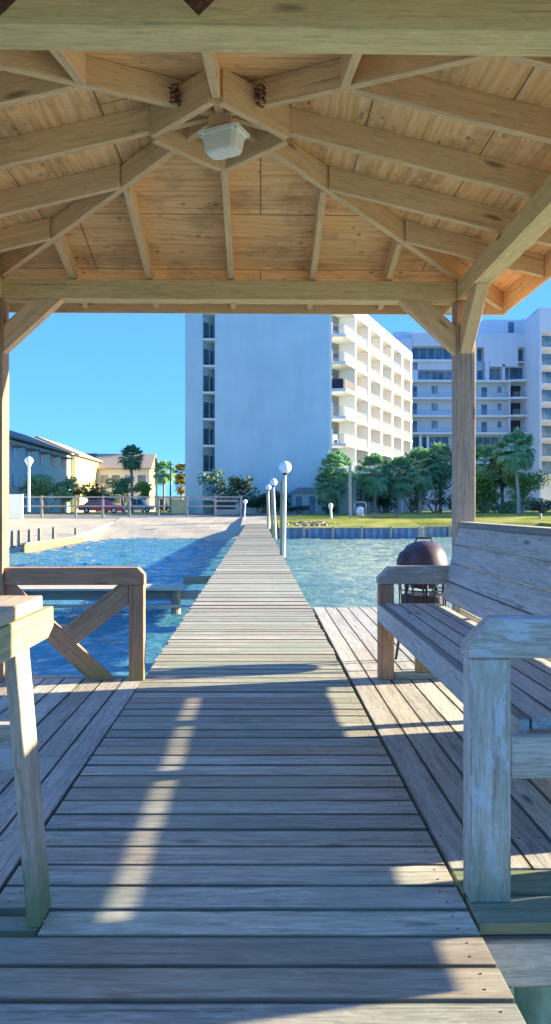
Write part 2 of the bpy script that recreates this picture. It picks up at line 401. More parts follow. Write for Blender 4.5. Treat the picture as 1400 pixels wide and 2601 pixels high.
# ------------------------------------------------------------------ camera, world, sun
cam = bpy.data.cameras.new('camera'); co = bpy.data.objects.new('camera', cam); COL.objects.link(co); scene.camera = co
cam.sensor_fit = 'VERTICAL'; cam.sensor_height = 36.0; cam.lens = 36.0 * F / 2601.0
cam.shift_y = -(1300.5 - 1289) / 2601.0
cam.clip_start = 0.05; cam.clip_end = 6000
co.location = (0, 0, CAMZ); co.rotation_euler = (R(90), 0, -YAW)
SUN_AZ = R(80); SUN_EL = R(16.2)
world = bpy.data.worlds.new('World'); scene.world = world; world.use_nodes = True
wt = world.node_tree; wt.nodes.clear()
wo = wt.nodes.new('ShaderNodeOutputWorld'); bg = wt.nodes.new('ShaderNodeBackground'); sk = wt.nodes.new('ShaderNodeTexSky')
sk.sky_type = 'NISHITA'; sk.sun_disc = False; sk.sun_elevation = SUN_EL; sk.sun_rotation = SUN_AZ
sk.air_density = 0.5; sk.dust_density = 0.0; sk.ozone_density = 6.0
hs = wt.nodes.new('ShaderNodeGamma'); hs.inputs['Gamma'].default_value = 0.36
tn = wt.nodes.new('ShaderNodeMix'); tn.data_type = 'RGBA'; tn.blend_type = 'MULTIPLY'; tn.inputs[0].default_value = 1.0; tn.inputs[7].default_value = (0.28, 0.665, 1.30, 1)
wt.links.new(sk.outputs[0], hs.inputs['Color']); wt.links.new(hs.outputs[0], tn.inputs[6]); wt.links.new(tn.outputs[2], bg.inputs[0]); wt.links.new(bg.outputs[0], wo.inputs[0])
bg.inputs[1].default_value = 0.15
sd = bpy.data.lights.new('sun', 'SUN'); sd.energy = 4.1; sd.angle = R(0.9); sd.color = (1.0, 0.82, 0.58)
so = bpy.data.objects.new('sun', sd); COL.objects.link(so)
sdir = Vector((math.sin(SUN_AZ) * math.cos(SUN_EL), math.cos(SUN_AZ) * math.cos(SUN_EL), math.sin(SUN_EL)))
so.rotation_euler = sdir.to_track_quat('Z', 'Y').to_euler()
scene.view_settings.view_transform = 'Standard'; scene.view_settings.look = 'None'
scene.view_settings.exposure = 2.5; scene.view_settings.gamma = 1.0
scene.cycles.max_bounces = 8; scene.cycles.diffuse_bounces = 5

# ------------------------------------------------------------------ terrain + water
def lerp(x, pts):
    if x <= pts[0][0]: return pts[0][1]
    for (a, u), (b, v) in zip(pts, pts[1:]):
        if x <= b: return u + (v - u) * (x - a) / (b - a)
    return pts[-1][1]
def gh(X, Y):
    if X > 1.3:
        yb = 53.3 if X < 12 else (56.5 if X < 22 else 50.0)
        z = -2.2 if Y < yb else lerp(Y, [(yb, -0.22), (57, 0.10), (62, 0.5), (70, 0.65)])
    elif X > -12.0:
        z = lerp(Y, [(44, -2.2), (50, -1.3), (53.6, -0.98), (56, -0.45), (60, 0.12), (64, 0.5), (70, 0.65)])
        if X > -1.6: z = max(z, lerp(Y, [(53.5, -2.2), (54.5, -0.3), (57, 0.02), (62, 0.45), (70, 0.65)]))
    else:
        z = lerp(Y, [(36.0, -2.2), (37.2, -0.78), (48, -0.6), (60, 0.1), (66, 0.55), (70, 0.65)])
    return z
xs = [-2500, -900, -400, -200, -120, -80, -60, -45, -35, -28, -22, -18, -15, -13, -12.05, -11.95, -11, -10, -9, -8, -7, -6, -5, -4, -3, -2, -1.6, -1.5, -1, 0, 1, 1.29, 1.31, 2, 4, 6, 8, 10, 11.99, 12.01, 14, 17, 21.99, 22.01, 26, 32, 40, 50, 65, 85, 120, 200, 400, 900, 2500]
ys = [20, 35.9, 36, 36.6, 37.2, 39, 41, 44, 46, 48, 49.99, 50.01, 51, 52, 53, 53.29, 53.31, 53.6, 54, 54.5, 55, 56, 56.49, 56.51, 57, 58, 59, 60, 62, 64, 66, 68, 70, 75, 80, 90, 110, 150, 250, 500, 1200, 3500]
g = MB(); nx = len(xs)
vs = [(x, y, gh(x, y) + (0.03 * math.sin(x * 1.3 + y) if 40 < y < 70 and gh(x, y) > -1.5 else 0)) for y in ys for x in xs]
g.add(vs, [(j * nx + i, j * nx + i + 1, (j + 1) * nx + i + 1, (j + 1) * nx + i) for j in range(len(ys) - 1) for i in range(nx - 1)])
tag(g.build('ground', M['ground']), 'sandy beach and lawn of the far shore', 'ground', kind='structure')
w = MB()
WX0, WX1, WY0, WY1 = -26.0, 24.0, 2.0, 57.0
for (a, b, c, d_) in ((-2500, WX0, -600, 300), (WX1, 2500, -600, 300), (WX0, WX1, -600, WY0), (WX0, WX1, WY1, 300)):
    w.add([(a, c, -1), (b, c, -1), (b, d_, -1), (a, d_, -1)], [(0, 1, 2, 3)])
wr = random.Random(5); comps = []
for i in range(26):
    lam = 0.28 * (1.10 ** i) * wr.uniform(0.9, 1.1); lam = min(lam, 5.0)
    th = R(78) + wr.gauss(0, 0.55); kk = 2 * math.pi / lam
    comps.append((kk * math.cos(th), kk * math.sin(th), wr.uniform(0, 6.28), 0.0125 * lam ** 0.6))
wy = [WY0]
while wy[-1] < WY1: wy.append(wy[-1] + 0.085 + 0.0028 * wy[-1])
wy[-1] = WY1
wx = [WX0 + (WX1 - WX0) * i / 300 for i in range(301)]
wv = []
for Y_ in wy:
    ed = min(1.0, (Y_ - WY0) / 1.0, (WY1 - Y_) / 1.0)
    cs_ = [(a, b * Y_ + p, h) for a, b, p, h in comps if 2 * math.pi / math.hypot(a, b) > 0.9 * (0.085 + 0.0028 * Y_) * 2]
    for X_ in wx:
        e2 = min(ed, (X_ - WX0), (WX1 - X_)); e2 = max(0.0, min(1.0, e2))
        z_ = 0.0
        for a, b, h in cs_:
            q_ = math.sin(a * X_ + b); z_ += h * (1 - abs(q_)) * 1.2 - h * 0.44
        wv.append((X_, Y_, -1 + e2 * z_))
nw = len(wx)
w.add(wv, [(j * nw + i, j * nw + i + 1, (j + 1) * nw + i + 1, (j + 1) * nw + i) for j in range(len(wy) - 1) for i in range(nw - 1)])
tag(w.build('water', M['water'], smooth=True), 'rippled blue bay water on both sides of the pier', 'water', kind='structure')
sb = MB(); sb.add([(-2500, -600, -2.4), (2500, -600, -2.4), (2500, 20.5, -2.4), (-2500, 20.5, -2.4)], [(0, 1, 2, 3)])
tag(sb.build('seabed', M['ground']), 'sandy bottom under the bay water', 'seabed', kind='structure')

# ------------------------------------------------------------------ the long pier walkway
pier = thing('pier', (0, 1.0, 0), 'long grey plank boardwalk running from the gazebo to the far shore', 'pier')
def drift(Y): return -0.0045 * max(0, Y - 3)
d = MB(); pitch = 0.1435; TH = 0.038
y = 1.03; k = 0
Yj = []
while y < 56.5:
    jit = rng.uniform(-0.004, 0.004); dz = rng.uniform(-0.003, 0.003) * (1 if y < 8 else 2)
    wd = pitch - rng.uniform(0.010, 0.017)
    x0, x1 = -0.855, 0.655
    if y < 2.14: x0 = -1.9
    a, b = x0 + drift(y) + rng.uniform(-0.012, 0.012) * (y > 6), x1 + drift(y) + rng.uniform(-0.008, 0.012) * (y > 6)
    if 2.14 <= y < 2.30: a = -0.665
    d.b2(a, b, y, y + wd, -TH + dz, dz, skew=0.0205)
    if y < 6: heads(d, [(sx + rng.uniform(-.01, .01), y + q - 0.0205 * sx, dz + 0.001) for sx in (-0.80, 0.60) for q in (0.035, 0.10)], r=0.0042)
    y += pitch
ob = d.build('decking', [M['deck'], M['rust']], pier, bevel=0.003)
for sx in (-0.80, -0.1, 0.60):
    s = MB(); s.b2(sx - 0.02, sx + 0.02, 1.0, 5.8, -0.235, -0.043)
    for q in range(17):
        Y0 = 5.8 + q * 3.0; s.beam((sx + drift(Y0), Y0, -0.14), (sx + drift(Y0 + 3), Y0 + 3.0, -0.14), 0.04, 0.19)
    s.build('stringer', M['timber'], pier)
for Yp in [7.5 + 3.2 * i for i in range(15)]:
    for sx in (-0.72, 0.52):
        p = MB(); p.tube((sx + drift(Yp), Yp, -2.5), (sx + drift(Yp), Yp, -0.245), 0.11, 0.10)
        p.build('piling', M['timber'], pier, smooth=False)
    c = MB(); c.b2(-0.98 + drift(Yp), 0.78 + drift(Yp), Yp + 0.115, Yp + 0.155, -0.46, -0.25); c.build('cross_beam', M['timber'], pier)

# ------------------------------------------------------------------ side decks of the shelter
def deck(name, loc, label, xr, y0, y1, sgn, near_boards, far_extra=None, xout=2.1):
    t = thing(name, loc, label, 'deck')
    m = MB(); x = xr; i = 0; w_ = 0.147
    while abs(x) < xout:
        xa, xb = (x, x + sgn * (w_ - 0.008))
        ye = y1 if far_extra is None else far_extra
        ye += rng.uniform(-0.02, 0.02)
        cut = sorted(rng.uniform(y0 + 1, ye - 1) for _ in range(1 if ye < 6.5 else 2)) if i % 2 else ([5.46] if ye > 6 else [])
        ps = [y0] + cut + [ye]
        for a, b in zip(ps, ps[1:]):
            dz = rng.uniform(-0.002, 0.002)
            m.b2(min(xa, xb), max(xa, xb), a + 0.002, b - 0.002, -TH + dz, dz)
        heads(m, [((xa + xb) / 2 + q + rng.uniform(-.006, .006), Yn + rng.uniform(-.012, .012), 0.002) for q in (-.045, .045) for Yn in (2.8, 3.4, 4.0, 4.6, 5.2)])
        x += sgn * w_; i += 1
    m.build('decking', [M['deck2'], M['rust']], t, bevel=0.003)
    e = MB()
    for (a, b) in near_boards:
        xq = -0.675 if sgn < 0 and b < 2.303 else xr
        e.b2(min(xq, sgn * xout), max(xq, sgn * xout), a, b - 0.007, -TH, 0.0)
    e.build('end_board', M['nearboard'], t, bevel=0.004)
    r = MB(); r.b2(min(xr, sgn * xout), max(xr, sgn * xout), 2.21, 2.25, -0.19, -TH - 0.004)
    r.build('rim_joist', M['deck2'], t, bevel=0.004)
    j = MB()
    Y_ = y0 + 0.4
    while Y_ < (far_extra or y1):
        j.b2(min(xr, sgn * xout), max(xr, sgn * xout), Y_, Y_ + 0.04, -0.21, -TH - 0.004); Y_ += 0.6
    j.build('joist', M['timber'], t)
    return t
M['nearboard'] = wood('mossy_edge_board', (0.42, 0.43, 0.38), (0.20, 0.22, 0.17), (0.10, 0.17, 0.06), 0.6, 0.2, moss=0.35, grime=0.6)
dl = deck('shelter_deck', (-1.4, 3.9, 0), 'low deck of lengthwise grey boards left of the walkway under the gazebo', -0.868, 2.40, 5.47, -1, [(2.215, 2.30), (2.305, 2.40)])
dr = deck('shelter_deck', (1.4, 3.9, 0), 'longer deck of lengthwise grey boards right of the walkway beneath the bench', 0.668, 2.56, 5.47, 1, [(2.225, 2.385), (2.395, 2.555)], 9.3)
e = MB(); e.b2(-2.1, -0.87, 5.475, 5.515, -0.19, 0.012); e.build('far_rim', M['pale_timber'], dl, bevel=0.004)
p = MB(); p.tube((1.0, 2.42, -2.5), (1.0, 2.42, -0.20), 0.155, 0.15, 20); p.build('piling', M['algae'], dr)
for (px, py) in ((1.6, 5.3), (1.6, 9.0), (1.7, 2.5)):
    p = MB(); p.tube((px, py, -2.5), (px, py, -0.22), 0.13, 0.13, 14); p.build('piling', M['timber'], dr)
for (px, py) in ((-1.94, 2.6), (-1.94, 5.3), (-1.0, 5.3)):
    p = MB(); p.tube((px, py, -2.5), (px, py, -0.22), 0.13, 0.13, 14); p.build('piling', M['timber'], dl)
b_ = MB(); b_.tube((1.005, 2.18, -0.10), (1.005, 2.212, -0.10), 0.03, 0.03, 10); b_.tube((0.985, 2.2, -0.115), (1.03, 2.2, -0.14), 0.02, 0.012, 8); b_.build('bolt', M['rust'], dr)

# ------------------------------------------------------------------ gazebo
cx, cy, hx, hy = -0.215, 3.905, 1.725, 1.515
gz = thing('gazebo', (cx, cy, 0), 'open hip roofed timber gazebo with bare pine rafters over the boardwalk', 'gazebo')
ZH = 2.79; ZR = 2.93; DZ = 0.417; KE = 1.235
def zu(x, y): return ZR + DZ * (1 - max(abs(x - cx) / hx, abs(y - cy) / hy))
for sx in (-1, 1):
    for sy in (-1, 1):
        px, py = cx + sx * hx, cy + sy * hy
        m = MB(); m.b2(px - 0.07, px + 0.07, py - 0.07, py + 0.07, 0.0, ZH)
        m.build('post', M['postorange' if sx < 0 else 'post'], gz, bevel=0.006)
        # knee braces
        xi = px - sx * 0.07; yi = py - sy * 0.07
        mx = MB(); poly = [(xi, 2.40), (xi, 2.605), (xi - sx * 0.205, ZH), (xi - sx * 0.42, ZH)]
        mx.prism(poly, (py - 0.055, py + 0.035), lambda u, v, t: (u, t, v)); mx.build('knee_brace', M['rafter'], gz, bevel=0.004)
        my = MB(); poly = [(yi, 2.40), (yi, 2.605), (yi - sy * 0.205, ZH), (yi - sy * 0.42, ZH)]
        my.prism(poly, (px - 0.045, px + 0.045), lambda u, v, t: (t, u, v)); my.build('knee_brace', M['rafter'], gz, bevel=0.004)
for sy in (-1, 1):
    m = MB(); py = cy + sy * hy; m.b2(cx - hx - 0.25, cx + hx - 0.067, py - 0.065, py + 0.065, ZH + 0.001, ZR + 0.001)
    if sy < 0: m = MB(); m.b2(cx - hx - 0.25, cx + hx + 0.25, py - 0.065, py + 0.065, ZH + 0.001, ZR + 0.025)
    m.build('header_beam', M['header'], gz, bevel=0.005)
for sx in (-1, 1):
    m = MB(); px = cx + sx * hx
    m.b2(px - 0.065, px + 0.065, cy - hy + 0.068, cy + hy + (0.30 if sx > 0 else -0.068), ZH + 0.003, ZR + 0.001); m.build('header_beam', M['header'], gz, bevel=0.005)
def rafter(p0, p1, w_=0.042, h=0.14, name='rafter'):
    """p0, p1: (x, y) plan ends; underside follows the roof"""
    a = Vector((p0[0], p0[1], zu(*p0))); b = Vector((p1[0], p1[1], zu(*p1)))
    dd = (b - a); hd = Vector((dd.x, dd.y, 0)).normalized(); sd_ = Vector((-hd.y, hd.x, 0)) * w_ / 2
    L = dd.length; off = Vector((rng.uniform(0, 60), rng.uniform(0, 60), rng.uniform(0, 60)))
    vs = [a - sd_, a + sd_, b + sd_, b - sd_]; vs += [v + Vector((0, 0, h)) for v in vs]
    gg = [Vector(q) + off for q in [(0, 0, 0), (0, w_, 0), (L, w_, 0), (L, 0, 0), (0, 0, h), (0, w_, h), (L, w_, h), (L, 0, h)]]
    m = MB(); m.add(vs, [(0, 3, 2, 1), (4, 5, 6, 7), (0, 1, 5, 4), (1, 2, 6, 5), (2, 3, 7, 6), (3, 0, 4, 7)], gg)
    return m.build(name, M['rafter'], gz, bevel=0.003)
ex, ey = hx * KE, hy * KE
rafter((cx, cy + 0.02), (cx, cy + ey)); rafter((cx, cy - 0.02), (cx, cy - ey))
rafter((cx + 0.03, cy), (cx + ex, cy)); rafter((cx - 0.03, cy), (cx - ex, cy))
for sx in (-1, 1):
    for sy in (-1, 1):
        rafter((cx + sx * 0.04, cy + sy * 0.04), (cx + sx * ex, cy + sy * ey), 0.042, 0.135, 'hip_rafter')
for o_ in (0.60, 1.16):
    for s1 in (-1, 1):
        for s2 in (-1, 1):
            t0 = o_ / hx      # jack rafters of the near and far slopes start on the hip
            rafter((cx + s1 * o_, cy + s2 * (t0 * hy + 0.03)), (cx + s1 * o_, cy + s2 * ey))
            oo = o_ * hy / hx; t1 = oo / hy
            rafter((cx + s1 * (t1 * hx + 0.03), cy + s2 * oo), (cx + s1 * ex, cy + s2 * oo))
# diamond of blocking round the peak
rr = 0.375; zb = 3.225
cs = [(cx + rr, cy), (cx, cy + rr), (cx - rr, cy), (cx, cy - rr)]
for i in range(4):
    a, b = cs[i], cs[(i + 1) % 4]
    A = Vector((a[0], a[1], zb + 0.085)); B = Vector((b[0], b[1], zb + 0.085)); dd = (B - A).normalized() * 0.03
    m = MB(); m.beam(A + dd, B - dd, 0.040, 0.17); m.build('blocking', M['rafter'], gz, bevel=0.003)
hb = MB(); hb.box((cx, cy, 3.30), (0.12, 0.12, 0.12)); hb.build('ridge_block', M['rafter'], gz, bevel=0.004)
# plywood sheathing, shingles, fascia
zt = 0.141
apex = Vector((cx, cy, ZR + DZ + zt))
cor = [Vector((cx + sx * ex, cy + sy * ey, ZR + DZ * (1 - KE) + zt)) for sx, sy in ((1, 1), (-1, 1), (-1, -1), (1, -1))]
for i in range(4):
    a, b = cor[i], cor[(i + 1) % 4]
    for nm, z0, z1, mt in (('roof_sheathing', 0.0, 0.014, 'ply'), ('roof_shingles', 0.016, 0.034, 'roofsh')):
        vs = [a, b, apex]; lo = [v + Vector((0, 0, z0)) for v in vs]; hi = [v + Vector((0, 0, z1)) for v in vs]
        if (b - a).x == 0 or abs((b - a).y) > abs((b - a).x): gg = [Vector((v.y, v.x, 0)) for v in vs]
        else: gg = [Vector((v.x, v.y, 0)) for v in vs]
        gg = [q + Vector((i * 13.3, i * 0.22, 0)) for q in gg]
        m = MB(); m.add(lo + hi, [(0, 2, 1), (3, 4, 5), (0, 1, 4, 3), (1, 2, 5, 4), (2, 0, 3, 5)], gg + gg)
        m.build(nm, M[mt], gz)
ze = ZR + DZ * (1 - KE)
for sy in (-1, 1):
    m = MB(); m.b2(cx - ex - 0.02, cx + ex + 0.02, cy + sy * (ey + 0.011) - 0.01, cy + sy * (ey + 0.011) + 0.01, ze - 0.032, ze + 0.165)
    m.build('fascia_board', M['fascia'] if 'fascia' in M else M['rafter'], gz, bevel=0.003)
for sx in (-1, 1):
    m = MB(); m.b2(cx + sx * (ex + 0.011) - 0.01, cx + sx * (ex + 0.011) + 0.01, cy - ey, cy + ey, ze - 0.032, ze + 0.165); m.build('fascia_board', M['rafter'], gz, bevel=0.003)
# rusty plates
def plate(pts, th, nrm, name='rusty_bracket'):
    m = MB(); n_ = Vector(nrm).normalized() * th
    k_ = len(pts); pts = [Vector(p) for p in pts]
    m.add(pts + [p + n_ for p in pts], [tuple(range(k_)), tuple(range(2 * k_ - 1, k_ - 1, -1))] + [(i, k_ + i, k_ + (i + 1) % k_, (i + 1) % k_) for i in range(k_)])
    o = m.build(name, M['rust'], gz); return o
yh = cy - hy - 0.065
for xa in (505, 1):
    A = P(xa, 40, yh)
    o = plate([A, A + Vector((0.055, 0, 0.055)), A + Vector((0.055, 0, 0.10)), A + Vector((-0.055, 0, 0.10)), A + Vector((-0.055, 0, 0.055))], 0.004, (0, -1, 0))
for sx in (-1, 1):   # crumpled rusted hangers where near hips meet the blocking
    m = MB(); bx, by = cx + sx * 0.215, cy - 0.215
    for q in range(7):
        a0 = rng.uniform(0, 6); pts = []
        for t in range(6):
            pts.append((bx + 0.022 * math.cos(a0 + t) + sx * rng.uniform(-0.012, 0.012), by - 0.02 + 0.022 * math.sin(a0 + t), zu(bx, by) + 0.004 + q * 0.013 + 0.008 * math.sin(t * 2)))
        m.path(pts, 0.0045, 5)
    m.build('rusty_bracket', M['rust'], gz)
# ceiling fixture
fx = thing('ceiling_light', (cx + 0.01, cy - 0.03, 3.225), 'cream plastic box light screwed under the peak of the gazebo roof', 'light')
rot = Matrix.Rotation(R(-26), 3, 'Z'); c0 = Vector((cx + 0.02, cy - 0.03, 0))
def ring(hw, hl, ch, z):
    pts = [(-hw, -hl + ch), (-hw + ch, -hl), (hw - ch, -hl), (hw, -hl + ch), (hw, hl - ch), (hw - ch, hl), (-hw + ch, hl), (-hw, hl - ch)]
    return [c0 + rot @ Vector((p[0], p[1], z)) for p in pts]
m = MB(); rs = [ring(0.118, 0.078, 0.012, 3.245), ring(0.118, 0.078, 0.012, 3.23), ring(0.104, 0.070, 0.022, 3.225), ring(0.090, 0.060, 0.024, 3.145), ring(0.078, 0.048, 0.020, 3.138)]
vs = [v for r_ in rs for v in r_]; fs = [(k * 8 + i, k * 8 + (i + 1) % 8, (k + 1) * 8 + (i + 1) % 8, (k + 1) * 8 + i) for k in range(4) for i in range(8)] + [tuple(range(8)), tuple(range(39, 31, -1))]
m.add(vs, fs); m.build('housing', M['fixture'], fx, bevel=0.003)
m = MB()
for a, b in ((-0.105, -0.065), (0.105, -0.065), (-0.105, 0.065), (0.105, 0.065)):
    q = c0 + rot @ Vector((a, b, 3.23)); m.tube(q, q - Vector((0, 0, 0.004)), 0.005, 0.005, 8)
m.build('screws', M['rust'], fx)

# ------------------------------------------------------------------ corner rails
def clipped(x_in, x_out, z0, z1, y0, y1, c, mat, parent, name='top_rail'):
    s_ = 1 if x_out > x_in else -1
    poly = [(x_in, z0), (x_in, z1 - c), (x_in + s_ * c, z1), (x_out, z1), (x_out, z0)]
    m = MB(); m.prism(poly, (y0, y1), lambda u, v, t: (u, t, v)); return m.build(name, mat, parent, bevel=0.004)
fl = thing('railing', (-1.4, 5.42, 0), 'brown low rail with K shaped braces at the far left corner of the gazebo', 'railing', 'corner rails of the gazebo')
m = MB(); m.b2(-0.965, -0.855, 5.38, 5.46, 0, 0.70); m.build('rail_post', M['rail'], fl, bevel=0.005)
clipped(-0.850, -1.868, 0.703, 0.83, 5.375, 5.465, 0.05, M['rail'], fl)
m = MB(); m.prism([(-1.065, 0.0), (-1.26, 0.0), (-1.868, 0.58), (-1.868, 0.70), (-1.80, 0.70)], (5.40, 5.44), lambda u, v, t: (u, t, v)); m.build('brace', M['rail'], fl, bevel=0.003)
m = MB(); m.prism([(-1.46, 0.378), (-1.345, 0.268), (-0.97, 0.56), (-0.97, 0.70), (-1.05, 0.70)], (5.395, 5.435), lambda u, v, t: (u, t, v)); m.build('brace', M['postorange'], fl, bevel=0.003)
fr_ = thing('railing', (1.1, 5.42, 0), 'grey armrest rail with clipped corner at the far end of the bench', 'railing', 'corner rails of the gazebo')
m = MB(); m.b2(0.872, 0.985, 5.38, 5.46, 0, 0.703); m.build('rail_post', M['postorange'], fr_, bevel=0.005)
clipped(0.865, 1.438, 0.706, 0.835, 5.372, 5.465, 0.085, M['rail_gray'], fr_)
m = MB(); m.b2(0.99, 1.43, 5.385, 5.455, 0.0, 0.05); m.build('bottom_rail', M['rail_gray'], fr_, bevel=0.004)
m = MB(); m.b2(1.15, 1.26, 5.39, 5.45, 0.052, 0.52); m.build('rail_post', M['rail'], fr_, bevel=0.004)
nr = thing('railing', (1.1, 2.42, 0), 'thick grey corner post with peeling paint and clipped top rail in the right foreground', 'railing', 'corner rails of the gazebo')
m = MB(); m.b2(0.672, 0.805, 2.335, 2.42, 0.0, 0.784); m.build('rail_post', M['rail_gray'], nr, bevel=0.006)
clipped(0.665, 1.60, 0.787, 0.912, 2.325, 2.425, 0.085, M['rail_gray'], nr)
m = MB(); m.b2(1.46, 1.50, 2.08, 2.34, 0.29, 1.10); m.build('shade_panel', M['rail_gray'], nr)  # unseen panel, added to shade the near walkway boards
m = MB(); m.b2(0.808, 1.60, 2.345, 2.385, 0.395, 0.53); m.build('lower_rail', M['rail_gray'], nr, bevel=0.004)
nl = thing('railing', (-0.8, 2.25, 0), 'leaning narrow post with yellow green lichened rail ends in the left foreground', 'railing', 'corner rails of the gazebo')
m = MB(); m.beam((-0.685, 2.285, 0.0), (-0.757, 2.285, 0.845), 0.125, 0.040, (1, 0, 0)); m.build('rail_post', M['rail_near'], nl, bevel=0.005)
m = MB(); m.prism([(1.35, 0.845), (2.40, 0.845), (2.455, 0.875), (2.455, 0.942), (1.35, 0.942)], (-0.735, -0.697), lambda u, v, t: (t - (u - 2.2) * -0.03, u, v)); m.build('side_rail', M['rail_green'], nl, bevel=0.004)
m = MB(); m.b2(-0.86, -0.69, 1.35, 2.335, 0.950, 0.992); m.build('rail_cap', M['rail_near'], nl, bevel=0.005)
m = MB(); m.b2(-0.83, -0.74, 1.36, 1.45, 0.0, 0.80); m.build('rail_post', M['rail_near'], nl, bevel=0.005)
m = MB(); m.b2(-1.868, -0.785, 2.36, 2.40, 0.43, 0.575); m.build('lower_rail', M['rail_gray'], nl, bevel=0.004)

# ------------------------------------------------------------------ bench
bn = thing('bench', (1.2, 3.9, 0), 'long weathered plank bench with slatted back on the right of the boardwalk', 'bench')
BY0, BY1 = 2.43, 5.365
for i in range(4):
    x0 = 0.905 + i * 0.106; m = MB(); m.b2(x0, x0 + 0.099, BY0, BY1, 0.528, 0.565); heads(m, [(x0 + q, Ys, 0.565) for q in (0.025, 0.075) for Ys in (2.50, 3.78, 4.62, 5.28)]); m.build('seat_plank', [M['bench'], M['rust']], bn, bevel=0.004)
m = MB(); m.b2(0.862, 0.900, BY0, BY1, 0.432, 0.566); m.build('seat_apron', M['bench'], bn, bevel=0.004)
a = Vector((1.350, 0, 0.594)); b = Vector((1.478, 0, 1.125)); dd = (b - a); L = dd.length; dd.normalize()
for i in range(4):
    q = a + dd * (i + 0.5) * L / 4
    m = MB(); m.box((q.x, (BY0 + BY1) / 2, q.z), (0.036, BY1 - BY0, L / 4 - 0.0035), Matrix.Rotation(math.atan2(dd.x, dd.z), 3, 'Y')); nb_ = Vector((-dd.z, 0, dd.x)); heads(m, [q + dd * f + nb_ * 0.018 + Vector((0, Ys - q.y + rng.uniform(-.01, .01), 0)) for f in (-.04, .04) for Ys in (2.50, 3.78, 4.62, 5.28)], nb_, 0.006); m.build('back_plank', [M['bench'], M['rust']], bn, bevel=0.004)
m = MB(); m.box((1.487, (BY0 + BY1) / 2 - 0.02, 1.148), (0.10, BY1 - BY0 - 0.04, 0.036)); m.build('back_cap', M['bench'], bn, bevel=0.004)
for Ys in (2.50, 3.78, 4.62, 5.28):
    m = MB(); zs_ = 0.0 if Ys < 4 else 0.30; m.beam((1.375 + 0.133 * zs_, Ys, zs_), (1.52, Ys, 1.09), 0.07, 0.06, (1, 0, 0)); m.build('back_support', M['bench'], bn, bevel=0.003)
    m = MB(); m.b2(0.905, 1.33, Ys - 0.02, Ys + 0.02, 0.43, 0.525); m.build('seat_bearer', M['bench'], bn)
m = MB()
m.b2(1.425, 1.455, BY0, BY1, 0.29, 0.545)
m.build('rear_rail', M['bench'], bn, bevel=0.003)
m = MB()
for ya, yb in ((2.47, 2.62), (2.75, 4.20), (4.32, 4.40)):
    m.b2(1.46, 1.485, ya, yb, 0.0, 0.40)
m.build('shade_skirt', M['bench'], bn)  # unseen boards, gaps shaped to cut the sun patches under the bench

# ------------------------------------------------------------------ kettle grill behind the rail
gx, gy = P(1076, 1400, 5.98).x, 5.98
gr = thing('kettle_grill', (gx, gy, 0), 'burgundy domed kettle grill with black wire rack behind the bench armrest', 'grill')
m = MB(); m.lathe((gx, gy, 0), [(0.196, 0.775), (0.198, 0.785), (0.19, 0.85), (0.17, 0.91), (0.135, 0.958), (0.075, 0.988), (0.012, 0.996)], 32); m.build('lid', M['lid'], gr, smooth=True)
m = MB(); m.lathe((gx, gy, 0), [(0.02, 0.60), (0.10, 0.615), (0.16, 0.68), (0.190, 0.765), (0.190, 0.773)], 32); m.build('bowl', M['lid'], gr, smooth=True)
m = MB(); m.lathe((gx - 0.11, gy - 0.02, 0), [(0.115, 0.80), (0.115, 0.84), (0.09, 0.90), (0.04, 0.93), (0.01, 0.935)], 20); m.build('vent_hood', M['lid'], gr, smooth=True)
m = MB()
for i in range(14):
    t = i * 2 * math.pi / 14; r_ = 0.185 + 0.012 * math.sin(i * 2.3)
    m.path([(gx + r_ * math.cos(t), gy + r_ * math.sin(t), 0.36), (gx + r_ * math.cos(t + .05), gy + r_ * math.sin(t + .05), 0.50), (gx + (r_ + 0.01) * math.cos(t), gy + (r_ + 0.01) * math.sin(t), 0.66)], 0.006, 5)
for z in (0.60,):
    m.path([(gx + 0.19 * math.cos(q * math.pi / 12), gy + 0.19 * math.sin(q * math.pi / 12), z) for q in range(25)], 0.006, 5)
m.build('wire_rack', M['black'], gr)
for i in range(3):
    t = i * 2.094 + 0.5; m = MB(); m.tube((gx + 0.13 * math.cos(t), gy + 0.13 * math.sin(t), 0.66), (gx + 0.24 * math.cos(t), gy + 0.24 * math.sin(t), 0.0), 0.012); m.build('leg', M['black'], gr)

m = MB(); m.lathe((gx, gy, 0), [(0.15, 0.30), (0.17, 0.32), (0.175, 0.55), (0.165, 0.56)], 20); m.build('ash_bucket', M['black'], gr)
m = MB(); m.path([(gx - 0.07, gy - 0.02, 0.985), (gx - 0.06, gy - 0.02, 1.02), (gx + 0.06, gy - 0.02, 1.02), (gx + 0.07, gy - 0.02, 0.985)], 0.008); m.build('handle', M['black'], gr)
# ------------------------------------------------------------------ low timber catwalk across the water on the left
bw = thing('catwalk', (-6, 16, -1), 'low pale timber catwalk crossing the water left of the boardwalk', 'catwalk')
m = MB(); m.b2(-12, -1.72, 15.6, 16.6, -0.50, -0.455); m.build('plank', M['pale_timber'], bw)
m = MB(); m.b2(-12, -1.30, 16.0, 16.12, -0.74, -0.56); m.build('side_beam', M['fence'], bw)
m = MB(); m.b2(-12, -1.72, 15.75, 15.85, -0.88, -0.82); m.build('lower_beam', M['pale_timber'], bw)
for px in (-1.83, -5.2, -8.6, -11.6):
    m = MB(); m.tube((px, 15.9, -2.5), (px, 15.9, -0.53), 0.11, 0.105, 14); m.build('piling', M['timber'], bw)
m = MB(); m.b2(-1.70, -0.95, 16.15, 16.3, -0.42, -0.25); m.build('bracket_beam', M['timber'], bw)

